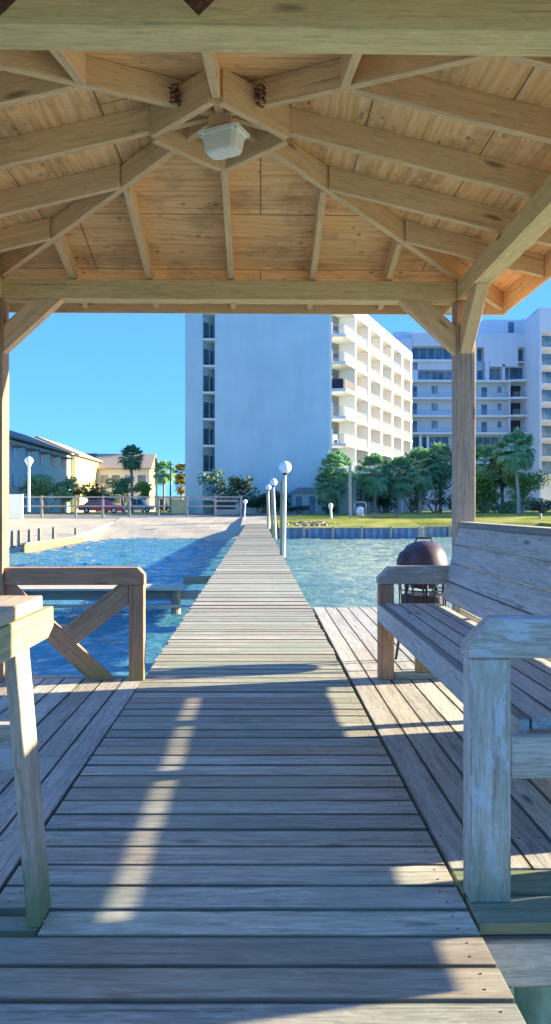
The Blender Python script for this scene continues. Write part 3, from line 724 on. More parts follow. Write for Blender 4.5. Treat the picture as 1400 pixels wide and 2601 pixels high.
# ------------------------------------------------------------------ globe lamps
def lamp(x, yb, yt, Y, r, label, xt=None, wooden=False, zbase=None, pr=0.045):
    Bp = P(x, yb, Y)
    if zbase is not None: Bp.z = zbase
    Tp = P(xt if xt else x, yt, Y)
    t = thing('globe_lamp', tuple(Bp), label, 'street lamp', 'white globe lamps')
    m = MB(); m.tube(Bp, Tp - Vector((0, 0, r * 0.9)), pr, pr * 0.9, 12); m.build('pole', M['metal_w'], t, smooth=False)
    m = MB(); m.sphere(Tp, r, 20, 12); m.build('globe', M['globe'], t, smooth=True)
    m = MB(); m.tube(Tp - Vector((0, 0, r * 1.25)), Tp - Vector((0, 0, r * 0.8)), pr * 1.6, pr * 1.8, 12); m.build('collar', M['black' if wooden else 'metal_w'], t)
    if wooden:
        m = MB(); q = Bp + Vector((-0.09, 0.08, -1.4)); q2 = Vector((Tp.x - 0.09, Tp.y + 0.08, Tp.z - r * 2.2))
        m.beam(q, q2, 0.075, 0.075, (0, 1, 0)); m.build('wooden_post', M['rail_green'], t, bevel=0.006)
    return t
lamp(722, 1412, 1187, 19.5, 0.165, 'tallest white globe lamp, nearest on the right edge of the boardwalk', 725, True, -0.05, 0.038)
lamp(701, 1368, 1225, 30.5, 0.16, 'second white globe lamp along the right edge of the boardwalk', 695, True, -0.05)
lamp(685, 1340, 1238, 44.0, 0.17, 'third white globe lamp, beside the shore end of the boardwalk', 682, True, 0.0)
lamp(621, 1322, 1274, 57.5, 0.17, 'short white globe lamp left of the boardwalk where it meets the beach', 623)
lamp(74, 1300, 1170, 55.0, 0.30, 'tall white globe lamp on the beach before the blue green house row', None, False, None, 0.10)
lamp(842, 1317, 1284, 60.0, 0.20, 'short white globe lamp on the lawn below the fan palms', 840, False, None, 0.10)

# ------------------------------------------------------------------ groin, pilings, sand bulkheads
gn = thing('wooden_groin', (-12, 45, -1), 'low sunlit timber groin wall edging the beach on the left', 'groin')
pts = [(-11.9, 37.0, -0.58), (-11.9, 49.5, -0.66), (-11.7, 56.0, -0.38), (-11.6, 66, 0.05)]
m = MB()
for (a, b) in zip(pts, pts[1:]):
    A = Vector(a); B = Vector(b); m.beam(A + Vector((0, 0, -0.6)), B + Vector((0, 0, -0.6)), 0.14, 1.2)
m.build('wall_boards', M['postorange'], gn)
m = MB()
for (a, b) in zip(pts, pts[1:]):
    A = Vector(a); B = Vector(b); m.beam(A + Vector((0, 0, 0.03)), B + Vector((0, 0, 0.03)), 0.3, 0.05)
m.build('cap_board', M['fence'], gn)
names = ['leftmost dark mooring stub behind the timber groin', 'second stub from the left behind the timber groin', 'thicker dark stub behind the middle of the timber groin', 'taller dark stub right of the thick one on the groin', 'lone stub near the bend of the timber groin', 'stub half hidden by the orange gazebo post']
for (xp, yt, Y, nm) in ((50, 1348, 38.5, names[0]), (76, 1346, 40, names[1]), (101, 1343, 42, names[2]), (137, 1340, 45, names[3]), (193, 1342, 49, names[4]), (33, 1350, 37.5, names[5])):
    A = P(xp, yt, Y); zb_ = gh(A.x - 0.3, Y)
    m = MB(); m.cur = 0; m.tube((A.x, A.y, max(-1.6, zb_ - 0.3)), (A.x, A.y, A.z), 0.13, 0.11, 10); m.tube((A.x, A.y, A.z), (A.x, A.y, A.z + 0.05), 0.12, 0.05, 10)
    o = m.build('mooring_post', M['timber']); tag(o, nm, 'post', 'mooring stubs on the beach')
def bulkhead(name, x0, x1, Y, zt, label, step=2.1):
    t = thing(name, ((x0 + x1) / 2, Y, -1), label, 'bulkhead', 'sheet pile sea walls')
    m = MB(); x = x0; i = 0
    while x < x1 - 0.01:
        dy = 0.0 if i % 2 else -0.11
        m.b2(x, min(x + 0.26, x1), Y + dy, Y + dy + 0.12, -2.2, zt); x += 0.26; i += 1
    m.build('sheet_piles', M['sheet'], t)
    m = MB(); m.b2(x0 - 0.05, x1 + 0.05, Y - 0.18, Y + 0.22, zt + 0.004, zt + 0.08); m.build('cap_board', M['pale_timber'], t)
    x = x0 + step * 0.85
    while x < x1:
        m = MB(); m.b2(x - 0.09, x + 0.09, Y - 0.36, Y - 0.18, -2.2, zt + 0.14); m.build('piling', M['pale_timber'], t); x += step
bulkhead('bulkhead', 1.35, 11.9, 53.15, -0.25, 'corrugated blue grey sea wall right of the boardwalk end')
bulkhead('bulkhead', 12.0, 21.9, 56.3, -0.25, 'sea wall stretch set back behind the grill', 3.0)
bulkhead('bulkhead', 22.0, 60.0, 49.8, -0.25, 'sea wall stretch beyond the bench back at the right', 3.0)

# ------------------------------------------------------------------ lawn clutter
m = MB(); A = P(890, 1320, 61); B = P(889, 1181, 61)
lp = thing('light_pole', (A.x, A.y, A.z), 'bare square wooden pole with a small floodlight on the lawn', 'pole')
A.z = gh(A.x, 61) - 0.1
m.beam(A, B, 0.22, 0.22, (0, 1, 0)); m.build('pole', M['pale_timber'], lp)
m = MB(); m.tube(B + Vector((-0.35, -0.1, -0.35)), B + Vector((-0.1, -0.1, -0.3)), 0.10, 0.06, 10); m.build('floodlight', M['metal_w'], lp)
def onshore(x, Y):
    A = P(x, 1300, Y); A.z = gh(A.x, Y); return A
A = onshore(915, 63)
ub = thing('utility_box', tuple(A), 'small pale dome topped pump housing beside the wooden pole', 'pump')
m = MB(); m.lathe(A, [(0.34, -0.05), (0.34, 0.55), (0.28, 0.72), (0.12, 0.82), (0.02, 0.84)], 16); m.build('tank', M['metal_w'], ub, smooth=True)
m = MB(); m.path([A + Vector((-0.5, 0, 0)), A + Vector((-0.5, 0, 1.05)), A + Vector((-0.35, 0, 1.2)), A + Vector((0.35, 0, 1.2)), A + Vector((0.5, 0, 1.05)), A + Vector((0.5, 0, 0))], 0.06); m.build('pipe_frame', M['fence'], ub)
A = onshore(980, 61.5)
bt = thing('picnic_bench', tuple(A), 'long low grey bench on the lawn edge right of the pole', 'bench')
m = MB(); m.b2(A.x - 1.3, A.x + 1.3, A.y - 0.25, A.y + 0.25, A.z + 0.24, A.z + 0.30); m.build('seat', M['fence'], bt)
for q in (-1.0, 1.0):
    m = MB(); m.b2(A.x + q - 0.08, A.x + q + 0.08, A.y - 0.2, A.y + 0.2, A.z - 0.05, A.z + 0.24); m.build('leg', M['fence'], bt)
A = onshore(1373, 60); m = MB(); m.tube(A - Vector((0, 0, .1)), A + Vector((0, 0, 0.36)), 0.12, 0.11, 10); m.tube(A + Vector((0, 0, 0.36)), A + Vector((0, 0, 0.44)), 0.14, 0.05, 10)
tag(m.build('marker_post', M['pale_timber']), 'short pale marker post alone on the sunny lawn at right', 'post')
m = MB()
for i in range(150):
    x = rng.gauss(786, 28); Y = rng.uniform(54.6, 57.2) ; A = P(x, 1300, Y); A.z = gh(A.x, Y); s_ = rng.uniform(0.03, 0.11)
    if A.x < 1.8: continue
    m.box(A + Vector((0, 0, s_ * 0.4)), (s_ * 2.4, s_ * 1.5, s_), Matrix.Rotation(rng.uniform(0, 3), 3, 'Z'))
tag(m.build('seaweed_debris', M['timber']), 'line of dark driftwood and weed on the lawn edge', 'debris', kind='stuff')

# ------------------------------------------------------------------ foliage makers
def frond(m, base, az, el, L, drop, nlf=13, fan=0.9):
    """costapalmate frond: a stalk and a drooping fan of narrow blades"""
    d_ = Vector((math.cos(az) * math.cos(el), math.sin(az) * math.cos(el), math.sin(el)))
    tip = base + d_ * L * 0.5
    side = d_.cross(Vector((0, 0, 1)))
    if side.length < 1e-3: side = Vector((1, 0, 0))
    side.normalize(); up = side.cross(d_)
    m.add([base, base + side * 0.035, tip + side * 0.02, tip], [(0, 1, 2, 3)])
    for i in range(nlf):
        t = (i / (nlf - 1) - 0.5) * 2
        a = t * fan * 1.55
        dir_ = (d_ * math.cos(a) + side * math.sin(a) + up * 0.12 * (1 - abs(t))).normalized()
        ll = L * 0.55 * (1 - 0.30 * abs(t)) * rng.uniform(0.85, 1.1)
        p1 = tip + dir_ * ll * 0.6; p2 = tip + dir_ * ll + Vector((0, 0, -drop * ll))
        wv = dir_.cross(up).normalized() * (L * 0.055)
        m.add([tip, p1 - wv, p2, p1 + wv], [(0, 1, 2, 3)])
def palm(name_label, loc, H, cr, n=58, lean=(0, 0), mat='palm', tr='trunk', r=0.17, seed=1, group=None, skirt=6):
    global rng
    keep = rng; rng = random.Random(seed)
    t = thing('palm_tree', tuple(loc), name_label, 'palm tree', group)
    loc = Vector(loc); top = loc + Vector((lean[0], lean[1], H))
    pts = [loc + Vector((0, 0, -0.2))] + [loc.lerp(top, k / 5) + Vector((0.05 * math.sin(k), 0.04 * math.cos(k * 2), 0)) for k in range(1, 5)] + [top]
    m = MB(); m.path(pts, [r * 1.35, r * 1.05, r, r * 0.95, r * 1.0, r * 1.3], 10); m.build('trunk', M[tr], t)
    m = MB()
    for i in range(n):
        az = i * 2.399 + rng.uniform(-0.3, 0.3); u = (i + 0.5) / n
        el = R(82) - u * R(140) + rng.uniform(-0.15, 0.15)
        frond(m, top + Vector((0, 0, 0.1)), az, el, cr * rng.uniform(0.85, 1.08), 0.25 + 0.35 * u)
    m.build('crown', M[mat], t)
    if skirt:
        m = MB()
        for i in range(skirt):
            frond(m, top - Vector((0, 0, 0.1)), rng.uniform(0, 6.28), R(-60) + rng.uniform(-0.2, 0.1), cr * rng.uniform(0.6, 0.8), 0.3)
        m.build('dead_fronds', M['drygreen'], t)
    rng = keep
    return t
def bush(name, label, cat, c, rad, n, leaf, mat, seed=1, group=None, trunk=None, boxy=False):
    global rng
    keep = rng; rng = random.Random(seed)
    c = Vector(c); rad = Vector(rad)
    t = thing(name, (c.x, c.y, gh(c.x, c.y)), label, cat, group)
    m = MB(); lobes = []
    for i in range(max(4, int(9))):
        if boxy: o_ = Vector((rng.uniform(-.8, .8), rng.uniform(-.5, .5), rng.uniform(-.6, .65)))
        else: o_ = Vector((rng.gauss(0, .42), rng.gauss(0, .4), rng.gauss(0, .36)))
        lobes.append((Vector((o_.x * rad.x, o_.y * rad.y, o_.z * rad.z)), rng.uniform(0.35, 0.6)))
    for i in range(n):
        lo, lr = lobes[rng.randrange(len(lobes))]
        v = Vector((rng.gauss(0, 1), rng.gauss(0, 1), rng.gauss(0, 1))).normalized() * (rng.random() ** 0.45)
        p = c + lo + Vector((v.x * rad.x, v.y * rad.y, v.z * rad.z)) * lr
        p.z = max(p.z, gh(p.x, p.y) + 0.03)
        a = Vector((rng.gauss(0, 1), rng.gauss(0, 1), rng.gauss(0, .6))).normalized(); b = a.orthogonal().normalized()
        s_ = leaf * rng.uniform(0.6, 1.4)
        m.add([p - a * s_, p + b * s_ * .45, p + a * s_, p - b * s_ * .45], [(0, 1, 2, 3)])
    m.build('foliage', M[mat], t)
    st = MB(); g0 = Vector((c.x, c.y, gh(c.x, c.y) - 0.1))
    for k in range(5):
        e_ = c + lobes[k][0] * 0.8
        st.path([g0 + Vector((rng.uniform(-.15, .15), rng.uniform(-.1, .1), 0)), g0.lerp(e_, 0.5) + Vector((rng.uniform(-.2, .2), 0, 0)), e_], [0.09, 0.06, 0.02], 6)
    st.build('stems', M['trunk'], t)
    rng = keep
    return t

GP = 'fan palms on the right lawn'
def palm_px(label, x, ytop, Y, cr, lean=0.0, **kw):
    """crown top at pixel ytop"""
    A = onshore(x, Y); T = P(x, ytop, Y); H = T.z - A.z - cr * 0.75
    return palm(label, A, H, cr, lean=(lean, 0), **kw)
palm_px('leftmost bushy fan palm on the right lawn, standing behind the square wooden pole', 858, 1152, 70.5, 2.2, seed=3, group=GP)
palm_px('drooping lower fan palm tucked against the leftmost lawn palm', 838, 1196, 70, 1.9, seed=4, group=GP)
palm_px('yellow tinged fan palm second from the left on the right lawn', 951, 1158, 74, 2.3, seed=5, group=GP, mat='palm')
palm_px('fan palm with a pale trunk in front of the balcony tower corner', 1014, 1166, 75, 2.3, seed=6, group=GP, tr='paleTrunk')
palm_px('broad fan palm filling the gap left of the grey gazebo post', 1066, 1145, 80, 2.7, seed=8, group=GP, tr='paleTrunk')
palm_px('high fan palm directly behind the left side of the gazebo post', 1118, 1130, 84, 2.6, seed=9, group=GP)
palm_px('olive fan palm just right of the gazebo post', 1232, 1136, 82, 2.6, seed=10, group=GP, mat='palm')
palm_px('tallest fan palm with a leaning pale trunk near the right edge', 1318, 1098, 72, 2.4, lean=-0.35, seed=11, group=GP, tr='paleTrunk', r=0.15)
palm_px('lower fan palm behind the right hand bushes', 1275, 1160, 80, 2.2, seed=12, group=GP, mat='drygreen')
palm_px('small fan palm sprouting by the tower foot between two larger ones', 985, 1205, 82, 1.8, seed=13, group=GP)
GB = 'bushes under the fan palms'
def bush_px(name, label, cat, x, yc, Y, rx, rz, n, leaf, mat, seed, group=None, ry=None, boxy=False):
    c = P(x, yc, Y); return bush(name, label, cat, c, (rx, ry or rx * 0.6, rz), n, leaf, mat, seed, group, boxy=boxy)
bush_px('bush', 'bright green rounded bush right of the gazebo post', 'bush', 1240, 1245, 76, 2.3, 2.3, 2600, 0.17, 'bushl', 21, GB)
bush_px('bush', 'bright green bush around the leaning palm trunk', 'bush', 1325, 1245, 75, 2.3, 2.3, 2600, 0.17, 'bushl', 22, GB)
bush_px('bush', 'dark leafy bush between the pale palm trunks', 'bush', 1046, 1222, 81, 2.5, 3.0, 3200, 0.17, 'bush', 23, GB)
bush_px('bush', 'olive undergrowth below the broad palm by the gazebo post', 'bush', 1105, 1218, 81, 2.5, 3.2, 3200, 0.17, 'bush', 24, GB)
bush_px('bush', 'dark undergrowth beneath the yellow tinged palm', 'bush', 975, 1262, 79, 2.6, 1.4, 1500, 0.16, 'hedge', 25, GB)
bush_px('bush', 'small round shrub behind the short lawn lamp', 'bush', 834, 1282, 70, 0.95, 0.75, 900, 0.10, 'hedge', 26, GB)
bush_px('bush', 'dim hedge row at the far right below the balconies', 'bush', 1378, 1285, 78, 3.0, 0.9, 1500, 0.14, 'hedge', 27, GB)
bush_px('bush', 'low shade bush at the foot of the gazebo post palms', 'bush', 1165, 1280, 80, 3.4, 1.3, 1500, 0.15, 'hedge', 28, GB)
bush_px('bush', 'sparse low shrub under the lawn palms by the bench back', 'bush', 1275, 1290, 77, 3.6, 0.9, 1300, 0.13, 'bush', 29, GB)
# left side
GL = 'palms before the left houses'
palm_px('full round fan palm in front of the cream roofed house', 335, 1136, 88, 1.75, n=70, seed=31, group=GL, r=0.16, skirt=8)
palm_px('slim palm right of the cream gable house', 416, 1174, 100, 1.9, seed=32, group=GL, r=0.16)
palm_px('yellowing palm beside the tower left edge', 462, 1180, 108, 1.8, seed=33, group=GL, mat='palmy')
palm_px('short young palm below the yellowing one', 461, 1222, 106, 1.25, seed=34, group=GL, mat='palmy', n=34)
A = onshore(433, 95); up_ = thing('utility_pole', tuple(A), 'thin bare pole between the slim palm and the yellowing palm', 'pole')
m = MB(); m.tube(A - Vector((0, 0, .1)), P(433, 1172, 95), 0.12, 0.09, 10); m.build('pole', M['timber'], up_)
m = MB(); T_ = P(433, 1180, 95); m.b2(T_.x - 0.35, T_.x + 0.35, T_.y - 0.05, T_.y + 0.05, T_.z - 0.05, T_.z + 0.05); m.build('crossarm', M['timber'], up_)
GH = 'shrubs along the left road'
bush_px('bush', 'deep green hedge under the blue green houses', 'bush', 118, 1236, 74, 2.0, 1.5, 2200, 0.16, 'bush', 41, GH)
bush_px('bush', 'deep green hedge right of the tall beach lamp', 'bush', 158, 1240, 75, 1.8, 1.4, 2000, 0.16, 'bush', 42, GH)
bush_px('bush', 'olive shrub below the sunlit yellow wall', 'bush', 218, 1250, 84, 2.2, 1.2, 1500, 0.15, 'drygreen', 43, GH)
bush_px('bush', 'green shrub around the round palm trunk', 'bush', 315, 1238, 92, 1.8, 1.5, 1500, 0.16, 'bush', 44, GH)
bush_px('bush', 'sunlit lime shrub under the cream gable', 'bush', 362, 1245, 94, 1.6, 1.2, 1300, 0.16, 'bushl', 45, GH)
bush_px('bush', 'low scrub between the two left houses', 'bush', 268, 1258, 90, 1.9, 0.9, 1100, 0.14, 'bush', 46, GH)
GT = 'planting at the foot of the white tower'
def sparse(name, label, x, yc, Y, rx, rz, seed):
    return bush_px(name, label, 'tree', x, yc, Y, rx, rz, 620, 0.20, 'hedge', seed, GT)
sparse('small_tree', 'sparse leafed tree before the tower niche windows', 560, 1238, 71, 1.7, 1.3, 51)
sparse('small_tree', 'thin dark tree left of the boardwalk lamps', 612, 1236, 71, 1.4, 1.35, 52)
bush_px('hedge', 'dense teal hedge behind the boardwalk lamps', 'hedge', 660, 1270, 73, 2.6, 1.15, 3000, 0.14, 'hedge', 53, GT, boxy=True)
bush_px('hedge', 'low hedge top left of the kiosk shelter', 'hedge', 585, 1266, 72, 1.5, 0.55, 900, 0.12, 'hedge', 54, GT, boxy=True)
bush_px('hedge', 'small clump right of the nearest boardwalk lamp', 'hedge', 760, 1292, 72, 1.3, 0.35, 600, 0.10, 'hedge', 55, GT, boxy=True)

# garden pavilion by the tower foot
A = P(742, 1302, 73.2); B = P(812, 1302, 73.2); z0 = 0.6; zt_ = P(742, 1252, 73.2).z
gp = thing('garden_pavilion', ((A.x + B.x) / 2, 74, z0), 'dim teal hip roofed garden pavilion against the tower foot', 'pavilion')
m = MB(); m.b2(A.x, B.x, 73.2, 74.4, z0, zt_); m.build('wall', M['tealdark'] if 'tealdark' in M else M['teal'], gp)
m = MB(); xm = (A.x + B.x) / 2; zr_ = P(776, 1238, 73.2).z
m.add([(A.x - .2, 73.0, zt_), (B.x + .2, 73.0, zt_), (B.x + .2, 74.45, zt_), (A.x - .2, 74.45, zt_), (A.x + .7, 73.8, zr_), (B.x - .7, 73.8, zr_)], [(0, 1, 5, 4), (1, 2, 5), (2, 3, 4, 5), (3, 0, 4), (3, 2, 1, 0)]); m.build('roof', M['roofsh'], gp)
for q in (0.25, 0.72):
    x_ = A.x + (B.x - A.x) * q; m = MB(); m.b2(x_ - 0.3, x_ + 0.3, 73.17, 73.19, z0 + 0.1, zt_ - 0.35); m.build('window', M['glassd'], gp)
A = P(548, 1300, 68); B = P(597, 1300, 68)
ks = thing('kiosk', ((A.x + B.x) / 2, 68.5, 0.6), 'low pale roofed shelter with a dark opening before the tower', 'shelter')
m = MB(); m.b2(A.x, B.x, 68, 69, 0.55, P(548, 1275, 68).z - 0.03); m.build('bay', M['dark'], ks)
m = MB(); m.b2(A.x - .25, B.x + .25, 67.8, 69.2, P(548, 1275, 68).z, P(548, 1269, 68).z); m.build('roof', M['pale_timber'], ks)
m = MB(); m.b2(A.x - .1, B.x + .1, 67.85, 67.95, 0.55, P(548, 1294, 68).z); m.build('counter', M['pale_timber'], ks)
A = P(435, 1300, 76); B = P(476, 1300, 76); m = MB(); m.b2(A.x, B.x, 76, 76.3, 0.5, P(435, 1272, 76).z)
m.b2(A.x - 0.05, B.x + 0.05, 75.95, 76.35, P(435, 1272, 76).z + 0.002, P(435, 1272, 76).z + 0.1)
tag(m.build('garden_wall', M['yellow']), 'low cream wall left of the tower base', 'wall')

# ------------------------------------------------------------------ rail fence + cars
FY = 64.0
fn = thing('rail_fence', (-14, FY, 0.5), 'long grey two rail fence along the road behind the beach', 'fence')
fa, fb = P(-60, 1290, FY), P(616, 1290, FY)
zt_f = P(300, 1262, FY).z; zm = P(300, 1285, FY).z
for zq in (zt_f, zm):
    m = MB(); m.b2(fa.x, fb.x, FY - 0.03, FY + 0.03, zq - 0.09, zq + 0.05); m.build('rail', M['fence'], fn)
for xp in (-30, 40, 107, 193, 262, 330, 403, 475, 547, 612):
    q = P(xp, 1290, FY); m = MB(); m.b2(q.x - 0.09, q.x + 0.09, FY - 0.13, FY - 0.033, gh(q.x, FY) - 0.1, zt_f + 0.10); m.build('fence_post', M['fence'], fn)
q0, q1 = P(24, 1290, 62.5), P(57, 1290, 62.5); m = MB(); m.b2(q0.x, q1.x, 62.5, 62.7, gh(q0.x, 62.5) - .1, P(40, 1257, 62.5).z)
m.b2(q0.x - 0.05, q1.x + 0.05, 62.45, 62.75, P(40, 1257, 62.5).z + 0.002, P(40, 1257, 62.5).z + 0.06)
tag(m.build('white_wall', M['trim']), 'bright white garden wall beside the orange gazebo post', 'wall')

def car(name, xa, xb, Y, paint, label, suv=False):
    A = P(xa, 1300, Y); B = P(xb, 1300, Y); L = B.x - A.x; z0 = gh((A.x + B.x) / 2, Y)
    t = thing(name, ((A.x + B.x) / 2, Y + 0.9, z0), label, 'car', 'cars parked behind the fence')
    H = 1.75 if suv else 1.48
    prof = [(0.01, .32), (0.0, .62), (0.03, .86), (0.10, .93), (0.15, H - .08), (0.20, H), (0.56, H), (0.61, H - .06), (0.72, .98), (0.95, .84), (0.995, .70), (1.0, .42), (0.985, .30)]
    if not suv: prof = [(0.01, .30), (0.0, .60), (0.03, .88), (0.13, .95), (0.25, H - .06), (0.31, H), (0.54, H), (0.60, H - .05), (0.74, .96), (0.95, .80), (0.995, .66), (1.0, .40), (0.985, .28)]
    m = MB(); m.prism([(A.x + u * L, z0 + v) for u, v in prof], (Y, Y + 1.8), lambda u, v, s_: (u, s_, v)); m.build('body', paint, t, bevel=0.06)
    for (u0, u1, k0, k1) in ((0.20 if not suv else 0.14, 0.40, .27, .33), (0.42, 0.655, .42, .56)):
        m = MB(); zt2 = H - .10
        m.prism([(A.x + u0 * L, z0 + .96), (A.x + (k0 if not suv else u0 + .03) * L, z0 + zt2), (A.x + (u1 if k1 < u1 and u1 < .5 else k1) * L, z0 + zt2), (A.x + u1 * L, z0 + .96)], (Y - .02, Y + 0.01), lambda u, v, s_: (u, s_, v)); m.build('window', M['glassd'], t)
    for u in (0.19, 0.80):
        m = MB(); m.tube((A.x + u * L, Y - 0.02, z0 + .32), (A.x + u * L, Y + 0.2, z0 + .32), .32, .32, 20); w_ = m.build('wheel', M['rubber'], t)
        m = MB(); m.tube((A.x + u * L, Y - 0.04, z0 + .32), (A.x + u * L, Y - 0.022, z0 + .32), .19, .19, 14)
        ORG[w_.name] = ORG[t.name]; m.build('hubcap', M['carwhite'], w_)
    return t
car('parked_car', 198, 312, 78, M['red'], 'maroon hatchback parked behind the grey rail fence')
car('parked_car', 318, 388, 92, M['carwhite'], 'silver wagon with dark windows right of the maroon hatchback', True)
car('parked_car', 398, 436, 100, M['cardark'], 'small dark car at the end of the parked row', True)
car('parked_car', 40, 92, 98, M['cardark'], 'dark car deep under the shaded left houses', True)

# ------------------------------------------------------------------ white tower
TZ = 22.9; SL = [19.05, 16.25, 13.45, 10.65, 7.85, 5.05]
P0 = Vector((7.0, 74.6)); Pa = Vector((8.62, 74.6)); P1 = Vector((10.15, 78.0)); PE = Vector((21.1, 102.0))
tw = thing('apartment_tower', (5, 85, 0.6), 'tall white apartment tower with a blank wall and one sunlit balcony side', 'building')
xl0 = P(475, 1289, 79).x; xn0 = P(519, 1289, 79).x; xn1 = P(550, 1289, 77.5).x
dirb = (PE - Pa).normalized(); nb = Vector((dirb.y, -dirb.x))     # outward normal to the right
inn = -nb * 1.9
def rev(poly): return poly
def vprism(m, poly, z0, z1): m.prism(poly, (z0, z1), lambda u, v, t: (u, v, t)); return m
m = MB()
bk = [(xn1, 74.6), (P0.x, P0.y), (P0.x + 0.0, P0.y + 2.2), tuple(P1 + inn * 1.0), tuple(PE + inn), (10, 100), (xn1, 90)]
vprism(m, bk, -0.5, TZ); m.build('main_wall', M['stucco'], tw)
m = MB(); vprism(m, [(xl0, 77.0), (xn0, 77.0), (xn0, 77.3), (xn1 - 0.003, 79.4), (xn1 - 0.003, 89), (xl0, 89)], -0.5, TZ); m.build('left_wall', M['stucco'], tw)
for z in SL + [21.85, 2.25]:
    if z < TZ + 2:
        m = MB(); vprism(m, [(xn0 + 0.004, 77.02), (xn1 - 0.006, 77.02), (xn1 - 0.006, 79.39), (xn0 + 0.004, 77.31)], min(z - 0.22, TZ - .3), min(z, TZ - .02)); m.build('niche_slab', M['trim'], tw)
for z in SL + [21.85 - 2.8 + 2.8]:
    if z > TZ - 1: continue
    a = Vector((xn0 + 0.10, 77.36 - 0.01)); b = Vector((xn1 - 0.10, 79.24)); nrm = Vector((1, -(b - a).x / (b - a).y)).normalized() * 0.05
    nrm = Vector(((b - a).y, -(b - a).x)).normalized() * 0.06
    m = MB(); vprism(m, [tuple(a), tuple(a + nrm), tuple(b + nrm), tuple(b)], z + 0.02, z + 1.75); m.build('niche_window', M['glassd'], tw)
    m = MB(); 
    for q in (0.36, 0.68):
        c_ = a.lerp(b, q); vprism(m, [tuple(c_ + nrm), tuple(c_ + nrm * 1.5), tuple(c_ + nrm * 1.5 + (b - a) * 0.05), tuple(c_ + nrm + (b - a) * 0.05)], z + 0.03, z + 1.74)
    m.build('window_mullion', M['grey_st'], tw)
# balcony side: fins, slabs, parapet
bays = [P1 + (PE - P1) * k / 5 for k in range(6)]
def fin(m, c, z0, z1, depth=1.95, w_=0.34):
    a = Vector(c) - dirb * w_ / 2; b = Vector(c) + dirb * w_ / 2
    vprism(m, [tuple(a), tuple(b), tuple(b - nb * depth), tuple(a - nb * depth)], z0, z1)
for i, c in enumerate(bays):
    m = MB(); fin(m, c, -0.5, TZ - 1.26, w_=0.26 if i == 0 else (0.75 if i == 1 else 0.55)); m.build('column', M['trim'], tw)
m = MB(); vprism(m, [tuple(P0 + Vector((0.002, 0))), tuple(P0 + Vector((0.28, 0))), tuple(P0 + Vector((0.28, 0.35))), tuple(P0 + Vector((0.002, 0.35)))], 0, TZ - 1.26); m.build('column', M['trim'], tw)
m = MB(); vprism(m, [(P0.x + .003, P0.y), tuple(Pa), tuple(PE + dirb * .4), tuple(PE + dirb * .4 + inn), tuple(P1 + inn * .99), (P0.x + 0.003, P0.y + 2.19)], TZ - 1.25, TZ + 0.05); m.build('parapet', M['trim'], tw)
for z in SL:
    m = MB(); vprism(m, [(P0.x + .003, P0.y + 0.15), (Pa.x - 0.15, Pa.y + .15), tuple(Pa + nb * 0.08 + dirb * .15), tuple(PE + nb * 0.08 + dirb * 0.3), tuple(PE + inn * 0.98), tuple(P1 + inn * 0.98), (P0.x + 0.003, P0.y + 2.18)], z - 0.28, z); m.build('balcony_slab', M['trim'], tw)
# recessed cream back wall per bay with door, railing
def quadbox(m, a, b, nrm, z0, z1, t=0.05):
    vprism(m, [tuple(a), tuple(b), tuple(b + nrm * t), tuple(a + nrm * t)], z0, z1)
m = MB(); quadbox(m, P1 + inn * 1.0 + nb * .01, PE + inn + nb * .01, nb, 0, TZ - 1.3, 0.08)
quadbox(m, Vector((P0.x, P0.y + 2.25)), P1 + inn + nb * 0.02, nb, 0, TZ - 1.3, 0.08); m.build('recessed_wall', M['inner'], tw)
def railglass():
    m = NT('balcony_glass'); m.b.inputs['Base Color'].default_value = (0.40, 0.50, 0.50, 1); m.b.inputs['Roughness'].default_value = 0.15
    m.b.inputs['Alpha'].default_value = 0.14; return m.mat
M['rglass'] = railglass()
for zi, z in enumerate(SL):
    for i in range(5):
        a = bays[i] + dirb * (0.3 if i != 1 else .45); b = bays[i + 1] - dirb * 0.4
        m = MB(); quadbox(m, a - nb * 0.15, b - nb * 0.15, nb, z + 0.02, z + 1.02, 0.02); rl = m.build('balcony_rail', M['rglass'], tw)
        ia, ib = bays[i] + inn, bays[i + 1] + inn; Lb = (ib - ia)
        m = MB(); quadbox(m, ia + Lb * 0.08 + nb * .10, ia + Lb * 0.34 + nb * .10, nb, z + 0.9, z + 1.95, 0.04)
        quadbox(m, ia + Lb * 0.50 + nb * .10, ia + Lb * 0.92 + nb * .10, nb, z + 0.02, z + 2.1, 0.04) if (i + zi) % 3 == 0 or z < 8 else None
        m.build('balcony_window', M['glassd' if (i + zi) % 2 else 'glassb'], tw)
    # front bay
    m = MB(); quadbox(m, Vector((P0.x + 0.3, P0.y + 0.2)), Vector((Pa.x - .15, Pa.y + .2)), Vector((0, 1)), z + .02, z + 1.02, .02)
    quadbox(m, Pa - nb * .1 + dirb * .15, P1 - nb * .1 - dirb * .2, nb, z + .02, z + 1.02, .02); m.build('balcony_rail', M['black' if z == 13.45 else 'rglass'], tw)
    m = MB(); q0 = Vector((P0.x, P0.y + 2.25)); q1 = P1 + inn; quadbox(m, q0.lerp(q1, .3) + nb * .1, q0.lerp(q1, .75) + nb * .1, nb, z + .1, z + 2.0, .04); m.build('balcony_window', M['glassb'], tw)
